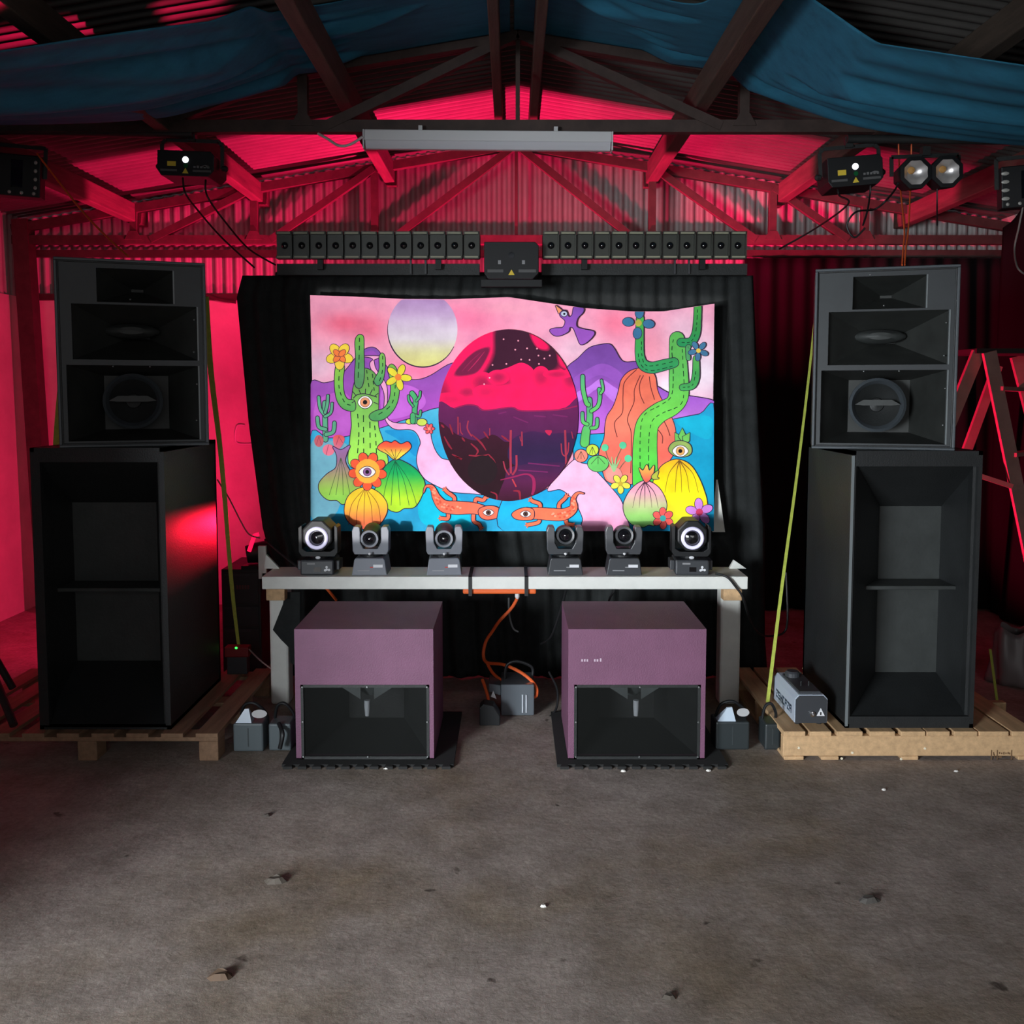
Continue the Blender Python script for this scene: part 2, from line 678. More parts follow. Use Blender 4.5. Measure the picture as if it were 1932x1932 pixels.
bd = drape('backdrop_drape',
      [(518, 458), (560, 447), (800, 470), (1000, 497), (1075, 520), (1200, 528), (1345, 545)],
      [(518, 1420), (700, 1427), (1000, 1442), (1200, 1442), (1345, 1452)], 520, 1345, 5.25, 0.022, 16, m_cloth_black,
      'large black drape hanging behind the cactus painting', nu=220, nv=40)
drape('stage_curtain', [(480, 1405), (1345, 1405)], [(480, 1905), (1345, 1905)], 487, 1200, 6.92, 0.03, 7, m_cloth_deep,
      'black curtain on the end wall behind the right speaker stack')
# cloth on the right wall
XC = XR - 0.16


def fn(s, t):
    y = 3.4 + (YB - 0.3 - 3.4) * s
    top = 2.80 + 0.05 * math.sin(9 * s) + 0.04 * math.sin(23 * s)
    z = top * (1 - t) + 0.012 * t
    return Vector((XC + 0.025 * math.sin(60 * s + math.sin(4 * t)) * (0.4 + 0.6 * t), y, z))


o = MB().grid(120, 16, fn).build('wall_cloth', m_cloth_deep, smooth='all', solid=0.004)
tag(o, 'black cloth hung along the right wall beside the stepladder', 'curtain')

# frame that carries the backdrop and the light bars
st = empty('backdrop_stand', (0, 5.30, 0), label='black pipe frame holding up the backdrop drape', cat='stand')
zt = W(966, 521, 5.3).z
xl, xr = W(520, 521, 5.3).x, W(1395, 521, 5.3).x
MB().tube([(xl, 5.31, zt), (xr, 5.31, zt)], 0.024, 12).build('cross_pipe', m_black, st, smooth=True)
for xx in (xl + 0.05, xr - 0.05):
    MB().tube([(xx, 5.345, 0), (xx, 5.345, zt)], 0.022, 12).build('upright_pipe', m_black, st, smooth=True)
    MB().box(xx - 0.06, xx + 0.06, 5.30, 5.39, 0.0, 0.012).build('foot_plate', m_black, st)
p0, p1 = W(524, 509, 5.16), W(905, 509, 5.16)
MB().box(p0.x, p1.x, 5.14, 5.2, p0.z - 0.03, p0.z + 0.03).build('bar_rail', m_black, st)
p0, p1 = W(1022, 509, 5.16), W(1408, 509, 5.16)
MB().box(p0.x, p1.x, 5.14, 5.2, p0.z - 0.03, p0.z + 0.03).build('bar_rail', m_black, st)
for u in (775, 803, 1273, 1300):
    p = W(u, 503, 5.13)
    MB().box(p.x - 0.005, p.x + 0.005, 5.125, 5.14, p.z - 0.04, p.z + 0.04).build('clamp_strap', m_darkgrey, st)

# ------------------------------------------------------------------ led batten bars (12 cells each)
DB = 5.05
cw = (903 - 522) / 12 * DB / F
hb = (487 - 437) * DB / F
bar = empty('led_bar', (0, 0, 0), label='left black light bar with twelve square lens cells', cat='stage light', group='twelve-cell light bars above the drape')
MB().box(-6 * cw, 6 * cw, 0.03, 0.10, -hb / 2 + 0.012, hb / 2 - 0.012).build('housing', m_blackplastic, bar, bevel=0.004, local=True)
m_barcell = M('bar_cell_plastic', (56, 58, 52), 0.4)
m_lip = M('bar_lip_plastic', (146, 144, 122), 0.5)
for i in range(12):
    cx = (-5.5 + i) * cw
    w = cw * 0.47
    c = MB()
    c.box(cx - w, cx + w, 0.0, 0.05, -hb / 2, -hb / 2 + 0.016)
    c.box(cx - w, cx + w, 0.0, 0.05, hb / 2 - 0.016, hb / 2)
    c.box(cx - w, cx + w, 0.02, 0.05, -hb / 2 + 0.012, hb / 2 - 0.012)
    c.box(cx + w - 0.006, cx + w, 0.0, 0.05, -hb / 2, hb / 2)
    cell = c.build('cell', m_barcell, bar, local=True)
    MB().lathe([(0.0, -0.014), (0.010, -0.012), (0.016, -0.006), (0.019, 0.0)], (cx, 0.02, 0), (0, 1, 0), 16).build('lens', m_glass, cell, smooth=True, local=True)
    MB().box(cx - w * 0.85, cx + w * 0.8, -0.002, 0.0, hb / 2 - 0.013, hb / 2 - 0.004).build('lip_strip', m_lip, cell, local=True)
    MB().box(cx - w * 0.85, cx + w * 0.8, -0.002, 0.0, -hb / 2 + 0.004, -hb / 2 + 0.013).build('lip_strip', m_lip, cell, local=True)
for xx in (-3.5 * cw, 3.5 * cw):
    MB().box(xx - 0.015, xx + 0.015, 0.05, 0.08, -hb / 2 - 0.05, -hb / 2 + 0.02).build('foot', m_blackplastic, bar, local=True)
pL, pR = W(712.5, 462, DB), W(1217, 462, DB)
bar.location = pL
dup(bar, pR, label='right black light bar with twelve square lens cells')


def laser(name, loc, rz, label, w, h, bracket=True, lit=False, group=None, hang=0.12):
    root = empty(name, loc, rz, label, 'laser light', group)
    MB().prism([(-w / 2, -h / 2 + 0.03), (-w / 2 + 0.02, -h / 2), (w / 2 - 0.03, -h / 2), (w / 2, -h / 2 + 0.03), (w / 2, h / 2 - 0.02), (w / 2 - 0.02, h / 2), (-w / 2, h / 2)],
               (0, 0, 0), (1, 0, 0), (0, 0, 1), -0.22).build('housing', m_blackplastic, root, bevel=0.003, local=True)
    MB().lathe([(0.016, 0), (0.016, 0.003)], (0, 0.0, h * 0.14), (0, -1, 0), 16).build('aperture', MATS.get('lit_aperture') if lit else m_glass, root, local=True)
    if lit:
        MB().lathe([(0.012, 0), (0.012, 0.002)], (0.002, 0.0, -h * 0.10), (0, -1, 0), 12).build('green_lens', M('dim_green_lens', (20, 90, 50), 0.2), root, local=True)
        MB().box(-w * 0.32, -w * 0.17, -0.002, 0, -h * 0.12, h * 0.06).build('warning_label', m_yellow, root, local=True)
    MB().prism([(-0.016, 0), (0.016, 0), (0, 0.028)], (0, 0.0, -h * 0.40), (1, 0, 0), (0, 0, 1), 0.002).build('warning_triangle', m_yellow, root, local=True)
    MB().box(-w * 0.44, -w * 0.15, -0.002, 0, -h * 0.33, -h * 0.25).build('print_strip', M('dim_print', (82, 82, 82), 0.6), root, local=True)
    MB().box(w * 0.13, w * 0.45, -0.002, 0, -h * 0.33, -h * 0.25).build('print_strip', MATS['dim_print'], root, local=True)
    if lit:
        s_ = MB()
        for k in range(5):
            s_.box(w * (0.14 + 0.06 * k), w * (0.18 + 0.06 * k), -0.002, 0, -h * 0.17, -h * (0.10 - 0.02 * (k % 2)))
        s_.prism([(-0.02, 0), (0.0, 0.006), (0.02, 0.003), (0.022, -0.003), (0, -0.004)], (w * 0.34, 0, -h * 0.1), (1, 0, 0), (0, 0, 1), 0.002)
        s_.build('brand_print', M('grey_logo', (110, 110, 110), 0.6), root, local=True)
    if bracket:
        bk = MB()
        a = w / 2 + 0.012
        top = h / 2 + hang
        pts = [(-a, 0.1, 0), (-a, 0.1, top - 0.02), (-a + 0.02, 0.1, top), (a - 0.02, 0.1, top), (a, 0.1, top - 0.02), (a, 0.1, 0)]
        for q0, q1 in zip(pts, pts[1:]):
            bk.beam(q0, q1, 0.02, 0.005, up=(0, 1, 0))
        bk.build('bracket', m_black, root, local=True)
        for s in (-1, 1):
            MB().lathe([(0.014, 0), (0.018, 0.02), (0.008, 0.03)], (s * a, 0.1, 0), (s, 0, 0), 10).build('clamp_knob', m_black, root, local=True)
        MB().box(-0.02, 0.02, 0.08, 0.12, top - 0.005, top + 0.05).build('clamp', m_black, root, local=True)
    return root


M('lit_aperture', (255, 255, 255), 0.2, emit=(235, 245, 255), estr=3.0)
p = W(965, 491, 4.98)
lz = laser('laser_projector', p, 0, 'black laser unit with yellow triangle between the light bars', 0.285, 0.19, bracket=False)
MB().box(-0.16, 0.16, 0.05, 0.12, -0.13, -0.095).build('foot', m_blackplastic, lz, local=True)
MB().box(-0.07, -0.055, -0.002, 0, -0.02, 0.0).build('screw_head', m_label_grey, lz, local=True)
MB().box(0.055, 0.07, -0.002, 0, -0.02, 0.0).build('screw_head', m_label_grey, lz, local=True)
DH = 4.98
p = W(350, 308, DH)
la = laser('laser_projector', p, math.radians(-2), 'hanging laser unit with lit white aperture at left', 105 * DH / F, 46 * DH / F, lit=True, hang=0.075)
la.rotation_euler = (0, math.radians(2), 0)
p = W(1614, 322, DH)
lb_ = laser('laser_projector', p, 0, 'hanging laser unit with lit white aperture beside the twin lamp', 100 * DH / F, 54 * DH / F, lit=True, hang=0.07)
lb_.rotation_euler = (0, math.radians(-4), math.radians(-4))
# rails the hanging lights are clamped to
for (u0, u1, v, lb) in ((-60, 364, 247, 'black lighting pipe under the left end of the truss chord'), (1598, 2000, 262, 'black lighting pipe under the right end of the truss chord')):
    a, c = W(u0, v, DH + 0.07), W(u1, v + (6 if u0 < 0 else 4), DH + 0.07)
    o = MB().tube([a, c], 0.022, 12).build('lighting_pipe', m_black, smooth=True)
    tag(o, lb, 'pipe', 'lighting pipes under the near truss')

# twin round lamp
p = W(1755, 326, DH)
tw = empty('twin_lamp', p, 0, 'twin round stage lamp with two silver reflectors', 'stage light')
R_ = 31 * DH / F
dx = 29 * DH / F
for s in (-1, 1):
    c = MB().lathe([(R_ * 0.6, 0.13), (R_ * 0.85, 0.10), (R_, 0.0), (R_, -0.02), (R_ * 0.76, -0.022), (R_ * 0.74, 0.0)], (s * dx, 0, 0), (0, 1, 0), 8, ref=(0.92, 0, 0.38), caps=False)
    can = c.build('lamp_can', m_blackplastic, tw, local=True, fix=False)
    MB().lathe([(0.0, 0.022), (R_ * 0.30, 0.018), (R_ * 0.52, 0.002), (R_ * 0.74, -0.020)], (s * dx, 0.0, 0), (0, 1, 0), 28, caps=False).build('reflector', M('brushed_reflector', (214, 210, 208), 0.34, metal=0.75), can, smooth='all', local=True, fix=False)
    MB().lathe([(0.0, -0.010), (R_ * 0.17, -0.007), (R_ * 0.22, 0.004)], (s * dx - R_ * 0.15, 0.006, R_ * 0.2), (0, 1, 0), 16).build('led_chip', M('amber_led_chip', (196, 146, 84), 0.4), can, smooth=True, local=True)
MB().box(-0.025, 0.025, 0.03, 0.09, -0.02, 0.03).build('bridge', m_blackplastic, tw, local=True)
bk = MB()
a = dx + R_ + 0.008
for q0, q1 in zip([(-a, 0.06, 0), (-a, 0.06, 0.10), (a, 0.06, 0.10)], [(-a, 0.06, 0.10), (a, 0.06, 0.10), (a, 0.06, 0)]):
    bk.beam(q0, q1, 0.02, 0.005, up=(0, 1, 0))
bk.box(-0.02, 0.02, 0.04, 0.08, 0.10, 0.145)
bk.build('bracket', m_black, tw, local=True)
tw.rotation_euler = (0, math.radians(-2), 0)


def matrix_light(loc, rz, label, flip):
    root = empty('matrix_light', loc, rz, label, 'stage light', 'square matrix lights at the frame edges')
    w, h = 0.235, 0.215
    MB().box(-w / 2, w / 2, 0, 0.09, -h / 2, h / 2).build('housing', m_blackplastic, root, bevel=0.006, local=True)
    for col_, n in ((-0.42, 4), (0.40, 4)):
        for k in range(n):
            z = h * (0.33 - 0.2 * k)
            MB().lathe([(0.0, -0.006), (0.007, -0.004), (0.010, 0)], (w * col_ * flip, 0, z), (0, 1, 0), 10, sx=0.9 if col_ > 0 else 2.0).build('led', M('led_lens', (168, 166, 160), 0.25), root, smooth=True, local=True)
    for k in range(4):
        MB().lathe([(0.0, -0.006), (0.006, -0.004), (0.009, 0)], (w * (-0.38 + 0.25 * k) * flip, 0, -h * 0.41), (0, 1, 0), 10).build('led', MATS['led_lens'], root, smooth=True, local=True)
    MB().box(-w * 0.1, w * 0.14, -0.004, 0, -h * 0.3, h * 0.36).build('strobe_window', m_glass, root, local=True)
    bk = MB()
    a = w / 2 + 0.01
    for q0, q1 in zip([(-a, 0.05, 0), (-a, 0.05, h / 2 + 0.05), (a, 0.05, h / 2 + 0.05)], [(-a, 0.05, h / 2 + 0.05), (a, 0.05, h / 2 + 0.05), (a, 0.05, 0)]):
        bk.beam(q0, q1, 0.02, 0.005, up=(0, 1, 0))
    bk.build('bracket', m_black, root, local=True)
    return root


r_ = matrix_light(W(30, 330, DH), math.radians(8), 'square black matrix light with rows of leds at left edge', 1)
r_.rotation_euler = (0, math.radians(3), math.radians(10))
r_ = matrix_light(W(1936, 350, DH), math.radians(-10), 'square black matrix light with rows of leds at right edge', 1)
r_.rotation_euler = (0, math.radians(-3), math.radians(-12))

# white batten lamp
a, c = W(684, 261, 4.95), W(1157, 266, 4.95)
lamp = empty('batten_lamp', (a + c) / 2, 0, 'long white tube lamp fitting, switched off, under the truss', 'lamp')
L2 = (c - a).length / 2
hh = 17 * 4.95 / F
MB().box(-L2 + 0.008, L2 - 0.008, 0, 0.07, -0.006, hh).build('housing', m_whiteplastic, lamp, bevel=0.004, local=True)
MB().prism([(0, -0.006), (0.07, -0.006), (0.062, -0.025), (0.05, -hh + 0.002), (0.02, -hh + 0.002), (0.008, -0.025)], (-L2 + 0.012, 0, 0), (0, 1, 0), (0, 0, 1), 2 * L2 - 0.024).build('diffuser', M('frosted_diffuser', (196, 196, 202), 0.35), lamp, bevel=0.003, local=True)
for s in (-1, 1):
    MB().box(s * L2 - 0.008 * s, s * L2, -0.002, 0.072, -hh, hh).build('end_cap', m_whiteplastic, lamp, bevel=0.002, local=True)
lamp.rotation_euler = (0, math.radians(0.5), 0)
cz = W(966, 240, 4.4).z
for s in (-0.35, 0.35):
    MB().box(s - 0.01, s + 0.01, 0.03, 0.06, hh, hh + 0.03).build('mount_clip', m_whiteplastic, lamp, local=True)

# ------------------------------------------------------------------ blue ceiling cloths
FARL = [(-335, 246, 4.85), (-60, 236, 4.85), (150, 232, 4.85), (300, 222, 4.85), (390, 201, 4.88), (500, 172, 4.92), (600, 138, 4.98), (700, 96, 5.0), (800, 50, 5.0), (895, -4, 5.0), (962, -46, 5.0)]
NEARL = [(-480, 150, 4.35), (-60, 103, 3.5), (150, 72, 3.6), (300, 51, 3.75), (450, 33, 4.05), (560, 14, 4.3), (700, -18, 4.3), (800, -60, 4.2), (895, -110, 4.1), (962, -160, 4.1)]
FARR = [(970, -46, 5.0), (1035, 0, 5.0), (1170, 72, 5.0), (1300, 138, 4.98), (1366, 156, 4.95), (1486, 196, 4.9), (1612, 236, 4.86), (1757, 258, 4.84), (1990, 276, 4.82), (2270, 285, 4.82)]
NEARR = [(970, -160, 4.1), (1035, -105, 4.1), (1170, -22, 4.2), (1300, 14, 4.25), (1366, 30, 4.1), (1486, 57, 3.9), (1612, 76, 3.75), (1757, 98, 3.6), (1990, 132, 3.5), (2420, 190, 4.3)]


def swag(far, near, label, sgn):
    fs = spline([Vector(q) for q in far], 12)
    ns = spline([Vector(q) for q in near], 12)

    def at(tab, t):
        x = t * (len(tab) - 1)
        i = min(len(tab) - 2, int(x))
        return tab[i].lerp(tab[i + 1], x - i)

    def f(s, t):
        a, c = at(ns, s), at(fs, s)
        A, C = W(*a), W(*c)
        p = A.lerp(C, t)
        fold = 0.020 * math.sin(t * 21 + s * 4.0 + 1.3 * math.sin(5 * s)) + 0.014 * math.sin(t * 43 - s * 7) + 0.03 * math.sin(t * 9 + s * 2.5)
        p.z += fold * min(1, 6 * t) * min(1, 6 * (1 - t)) - 0.05 * math.sin(math.pi * t) * min(1, max(0, (abs(p.x) - 1.0) / 0.4))
        p.z = max(p.z, roofz(p.x) - 0.07 - 0.9 * max(0.0, abs(p.x) - 1.10))
        p.z = min(p.z, roofz(p.x) - 0.02)
        return p
    o = MB().grid(110, 60, f).build('ceiling_cloth', m_blue, smooth='all', solid=0.003)
    tag(o, label, 'cloth', 'blue cloths swagged under the roof')


swag(FARL, NEARL, 'shaded blue cloth swagged under the left roof slope', -1)
swag(FARR, NEARR, 'brighter blue cloth swagged under the right roof slope', 1)

# ------------------------------------------------------------------ purple subwoofers
m_grille = bpy.data.materials.new('dark_grille_mesh')
m_grille.use_nodes = True
g_nt = m_grille.node_tree
g_tr = g_nt.nodes.new('ShaderNodeBsdfTransparent')
g_mx = g_nt.nodes.new('ShaderNodeMixShader')
g_b = g_nt.nodes['Principled BSDF']
g_b.inputs['Base Color'].default_value = (0.012, 0.013, 0.012, 1)
g_b.inputs['Roughness'].default_value = 0.7
g_b.inputs['Specular IOR Level'].default_value = 0.15
g_mx.inputs[0].default_value = 0.3
g_nt.links.new(g_tr.outputs[0], g_mx.inputs[1])
g_nt.links.new(g_b.outputs[0], g_mx.inputs[2])
g_nt.links.new(g_mx.outputs[0], g_nt.nodes['Material Output'].inputs['Surface'])
m_horn = M('horn_dark_grey', (104, 110, 110), 0.5, var=0.2, scale=10)


def sub(u0, u1, wu0, wu1, label, D=4.04, marks=False):
    x0, x1 = W(u0, 1310, D).x, W(u1, 1310, D).x
    zt_, z0 = W(700, 1187, D).z, 0.016
    wz1, wz0 = W(700, 1292, D).z, W(700, 1432, D).z
    wx0, wx1 = W(wu0, 1360, D).x, W(wu1, 1360, D).x
    dp = 0.55
    t = 0.018
    root = empty('subwoofer', ((x0 + x1) / 2, D, 0), 0, label, 'speaker', 'purple subwoofers under the plank')
    c = MB()
    c.box(x0, x1, D, D + dp, zt_ - t, zt_)
    c.box(x0, x1, D, D + dp, z0, wz0)
    c.box(x0, wx0, D, D + dp, wz0, zt_ - t)
    c.box(wx1, x1, D, D + dp, wz0, zt_ - t)
    c.box(wx0, wx1, D, D + 0.02, wz1, zt_ - t)
    c.box(wx0, wx1, D + dp - t, D + dp, wz0, zt_ - t)
    c.build('cabinet', m_purple, root)
    cx = (x0 + x1) / 2
    # horn mouth behind the grille
    fz0, fz1 = wz0, wz1
    bx0, bx1, bz0, bz1 = cx - 0.13, cx + 0.13, wz0 + 0.06, wz1 - 0.02
    y0, y1 = D + 0.03, D + 0.36
    h = MB()
    A = [(wx0, y0, fz0), (wx1, y0, fz0), (wx1, y0, fz1), (wx0, y0, fz1)]
    B = [(bx0, y1, bz0), (bx1, y1, bz0), (bx1, y1, bz1), (bx0, y1, bz1)]
    h.add(A + B, [(0, 1, 5, 4), (1, 2, 6, 5), (2, 3, 7, 6), (3, 0, 4, 7), (4, 5, 6, 7)])
    h.build('horn_flare', m_black, root, fix=False)
    MB().lathe([(0.15, 0.0), (0.135, -0.01), (0.04, -0.09), (0.03, -0.10), (0.0, -0.105)], (cx, D + 0.17, wz1 + 0.005), (0, 0, 1), 24, sy=0.75).build('driver_cone', m_horn, root, smooth=True)
    MB().prism([(-0.16, 0), (-0.03, 0), (-0.03, -0.085)], (cx, D + 0.08, wz1 - 0.006), (1, 0, 0), (0, 0, 1), -0.012).build('brace_fin', m_horn, root)
    MB().prism([(0.03, 0), (0.16, 0), (0.03, -0.085)], (cx, D + 0.08, wz1 - 0.006), (1, 0, 0), (0, 0, 1), -0.012).build('brace_fin', m_horn, root)
    MB().lathe([(0.0, -0.075), (0.010, -0.07), (0.013, -0.03), (0.013, 0.0)], (cx + 0.004, D + 0.05, wz1 - 0.085), (0, 0, 1), 14).build('phase_plug', M('plug_glint_paint', (215, 220, 226), 0.15), root, smooth=True)  # pale colour paints in a bright glint on the plug
    gr = MB().box(wx0, wx1, D + 0.004, D + 0.007, wz0, wz1).build('grille', m_grille, root)
    fr = MB()
    fw = 0.012
    fr.box(wx0, wx1, D - 0.002, D + 0.004, wz0, wz0 + fw)
    fr.box(wx0, wx1, D - 0.002, D + 0.004, wz1 - fw, wz1)
    fr.box(wx0, wx0 + fw, D - 0.002, D + 0.004, wz0, wz1)
    fr.box(wx1 - fw, wx1, D - 0.002, D + 0.004, wz0, wz1)
    fr = fr.build('grille_frame', m_black, root)
    for fx in (0.015, 0.52, 0.985):
        for fz in (0.03, 0.5, 0.97):
            if fx == 0.52 and fz == 0.5:
                continue
            MB().lathe([(0.005, 0), (0.004, 0.004), (0, 0.005)], (wx0 + (wx1 - wx0) * fx, D - 0.002, wz0 + (wz1 - wz0) * fz), (0, -1, 0), 8).build('bolt', M('bolt_steel', (120, 122, 122), 0.4, metal=0.6), fr)
    if marks:
        mk = MB()
        for k, u in enumerate((1098, 1103, 1108, 1122, 1127, 1133)):
            p = W(u, 1246, D)
            mk.box(p.x - 0.003, p.x + 0.004, D - 0.0015, D, p.z - 0.005, p.z + (0.006 if k != 5 else 0.009))
        mk.build('faded_lettering', M('faded_print', (190, 168, 184), 0.7), root)
    # interlocking floor mat
    mat = empty('floor_mat', (cx, D, 0), 0, label.replace('subwoofer', 'subwoofer').split(' subwoofer')[0] and ('black interlocking rubber mat under the ' + label.split(',')[0]), 'mat', 'rubber mats under the subwoofers')
    mx0, mx1, my0, my1 = x0 - 0.05, x1 + 0.09, D - 0.06, D + 0.62
    MB().box(mx0, mx1, my0, my1, 0.0, 0.012).build('mat_sheet', m_rubber, mat)
    n = 12
    for k in range(n):
        xx = mx0 + (mx1 - mx0) * (k + 0.5) / n
        MB().prism([(-0.013, 0), (0.013, 0), (0.019, -0.024), (-0.019, -0.024)], (xx, my0, 0.012), (1, 0, 0), (0, 1, 0), -0.012).build('mat_tooth', m_rubber, mat)
    return root


sub(557, 818, 568, 810, 'left purple subwoofer, plain front above dark grille')
sub(1072, 1331, 1083, 1321, 'right purple subwoofer, faded white lettering on its front', marks=True)

# ------------------------------------------------------------------ pallets


def pallet_right():
    D = 4.06
    x0 = W(1477, 1425, D).x
    x1 = x0 + 1.22
    root = empty('pallet', (x0, D, 0), 0, 'pale wooden pallet with solid side under the right stack', 'pallet', 'wooden pallets under the speaker stacks')
    zs0, zs1 = 0.017, 0.108
    for yy in (D, D + 0.45, D + 0.92):
        MB().box(x0, x1, yy, yy + 0.04, zs0, zs1).build('stringer', m_pine, root, bevel=0.004)
    for (a, c) in ((1478, 1519), (1527, 1568), (1578, 1627), (1640, 1688), (1699, 1745), (1748, 1791), (1799, 1843), (1846, 1902), (1908, 1956)):
        xa, xb = W(a, 1398, D).x, W(c, 1398, D).x
        MB().box(xa, xb, D - 0.004, D + 0.97, zs1, zs1 + 0.022).build('deck_board', m_pine, root, bevel=0.003)
    for (a, c) in ((1479, 1516), (1549, 1582), (1700, 1732), (1920, 1960)):
        xa, xb = W(a, 1445, D).x, W(c, 1445, D).x
        MB().box(xa, xb, D - 0.002, D + 0.96, 0.0, zs0).build('bottom_board', m_pine, root, bevel=0.003)
    # treatment stamp burnt into the stringer
    st_ = MB()
    y = D - 0.0012

    def rc(u0, v0, u1, v1):
        a_, c_ = W(u0, v0, y), W(u1, v1, y)
        st_.box(a_.x, c_.x, y, D, a_.z, c_.z)
    for u in (1870, 1881, 1908):
        rc(u, 1415, u + 1.3, 1434)
    rc(1881, 1433.5, 1909, 1434.6)
    for u, v in ((1874, 1419), (1875, 1422), (1876, 1426)):
        rc(u, v, u + 1.6, v + 5)
    for k, u in enumerate((1885, 1889, 1893, 1897, 1901, 1904)):
        rc(u, 1419 + (k % 2), u + 2.2, 1422.5 + (k % 3) * 0.5)
    rc(1884, 1427, 1890, 1430)
    st_.build('stamp', M('burnt_stamp', (112, 84, 58), 0.8), root)
    for u, v in ((1507, 1411), (1608, 1420), (1700, 1432), (1745, 1412), (1588, 1431)):
        q = W(u, v, D)
        MB().lathe([(0.006, 0), (0.005, 0.003)], (q.x, D, q.z), (0, -1, 0), 8).build('nail_head', M('bright_nail', (236, 226, 200), 0.3), root)
    return x0, zs1 + 0.022


def pallet_left():
    D = 4.05
    x1 = W(412, 1425, D).x
    x0 = x1 - 1.32
    root = empty('pallet', (x1, D, 0), 0, 'aged block pallet under the left stack', 'pallet', 'wooden pallets under the speaker stacks')
    for yy in (D, D + 0.46, D + 0.88):
        for xx in (x1 - 0.085, x1 - 0.62, x0):
            MB().box(xx, xx + 0.085, yy, yy + 0.1, 0.0, 0.088).build('block', m_pine_dark, root, bevel=0.004)
        MB().box(x0, x1, yy, yy + 0.1, 0.088, 0.106).build('stringer_board', m_pine_dark, root, bevel=0.002)
    n = 9
    for k in range(n):
        w = 0.098
        xa = x0 + (x1 - x0 - w) * k / (n - 1)
        MB().box(xa, xa + w, D - 0.002, D + 0.98, 0.106, 0.124).build('deck_board', m_pine_dark, root, bevel=0.002)
    return x1, 0.124


xpr, zpr = pallet_right()
xpl, zpl = pallet_left()

# ------------------------------------------------------------------ bass bins


def bin_(label, D, uo, vt, op, bk, shelf_v, z0, depth, dback, clr):
    vm = 1120
    x0, x1 = W(uo[0], vm, D).x, W(uo[1], vm, D).x
    zt_ = W((uo[0] + uo[1]) / 2, vt, D).z
    root = empty('bass_bin', ((x0 + x1) / 2, D, z0), 0, label, 'speaker', 'tall horn bass bins')
    t = 0.018
    ox0, ox1 = W(op[0], vm, D).x, W(op[1], vm, D).x
    oz1, oz0 = W(900, op[2], D).z, W(900, op[3], D).z
    c = MB()
    c.box(x0, x1, D, D + depth, zt_ - t, zt_)
    c.box(x0, x1, D, D + depth, z0, z0 + t)
    c.box(x0, x0 + t, D, D + depth, z0, zt_)
    c.box(x1 - t, x1, D, D + depth, z0, zt_)
    c.box(x0, x1, D + depth - t, D + depth, z0, zt_)
    c.box(x0 + t, x1 - t, D, D + 0.02, oz1, zt_ - t)
    c.box(x0 + t, x1 - t, D, D + 0.02, z0 + t, oz0)
    if ox0 > x0 + t:
        c.box(x0 + t, ox0, D, D + 0.02, oz0, oz1)
    if ox1 < x1 - t:
        c.box(ox1, x1 - t, D, D + 0.02, oz0, oz1)
    c.build('cabinet', clr, root)
    y1 = D + dback
    B0, B1 = W(bk[0], bk[3], y1), W(bk[1], bk[2], y1)
    ox0, ox1 = max(ox0, x0 + t), min(ox1, x1 - t)
    A = [(ox0, D + 0.02, oz0), (ox1, D + 0.02, oz0), (ox1, D + 0.02, oz1), (ox0, D + 0.02, oz1)]
    B = [(B0.x, y1, B0.z), (B1.x, y1, B0.z), (B1.x, y1, B1.z), (B0.x, y1, B1.z)]
    MB().add([A[0], A[1], B[1], B[0]], [(0, 1, 2, 3)]).build('lower_flare', clr, root, solid=-0.012)
    MB().add([A[3], B[3], B[2], A[2]], [(0, 1, 2, 3)]).build('upper_flare', clr, root, solid=-0.012)
    MB().add([A[0], B[0], B[3], A[3]], [(0, 1, 2, 3)]).build('side_flare', clr, root, solid=-0.012)
    MB().add([A[1], A[2], B[2], B[1]], [(0, 1, 2, 3)]).build('side_flare', clr, root, solid=-0.012)
    MB().box(B0.x, B1.x, y1, y1 + 0.018, B0.z, B1.z).build('throat_panel', m_horn2, root)
    # brace shelf across the mouth
    ys = D + 0.17
    zz = W(900, shelf_v, ys).z
    k = (ys - D) / dback
    xa = ox0 + (B0.x - ox0) * k
    xb = ox1 + (B1.x - ox1) * k
    MB().hexa([(xa, ys, zz - 0.012), (xb, ys, zz - 0.012), (B1.x, y1, zz - 0.012), (B0.x, y1, zz - 0.012),
               (xa, ys, zz + 0.006), (xb, ys, zz + 0.006), (B1.x, y1, zz + 0.006), (B0.x, y1, zz + 0.006)]).build('brace_shelf', m_horn2, root, bevel=0.003)
    e = MB()
    for (xx, y_, w_) in ((B1.x, y1, 0.008), (B0.x, y1, 0.006)):
        e.box(xx - w_ / 2, xx + w_ / 2, y_ - 0.006, y_, B0.z, B1.z)
    e.build('throat_edge', m_edge, root)
    return root, (x0, x1, zt_)


m_horn2 = M('horn_panel', (56, 59, 58), 0.55, var=0.22, scale=7, bump=0.1)
m_edge = M('edge_highlight_paint', (112, 118, 120), 0.4)  # light caught on speaker edges, painted in as pale grey
m_binr = M('bin_black', (34, 36, 37), 0.5, var=0.2, scale=8, bump=0.15, bscale=140)
rb, (rx0, rx1, rzt) = bin_('tall black bass bin of the right stack, beside the fog machine', 4.10, (1601, 1845), 851, (1609, 1838, 880, 1352), (1646, 1799, 955, 1268), 1108, zpr, 0.62, 0.34, m_binr)
e = MB().box(rx0 - 0.002, rx0 + 0.010, 4.094, 4.10, zpr + 0.01, rzt - 0.02).build('corner_highlight', m_edge, rb)  # painted highlight along the lit left corner
lb2, (lx0, lx1, lzt) = bin_('tall black bass bin of the left stack, red light on its side', 4.10, (66, 316), 845, (84, 306, 872, 1372), (132, 300, 948, 1250), 1112, zpl, 0.72, 0.34, m_binr)

# ------------------------------------------------------------------ three way tops
s_ = F / 4.22


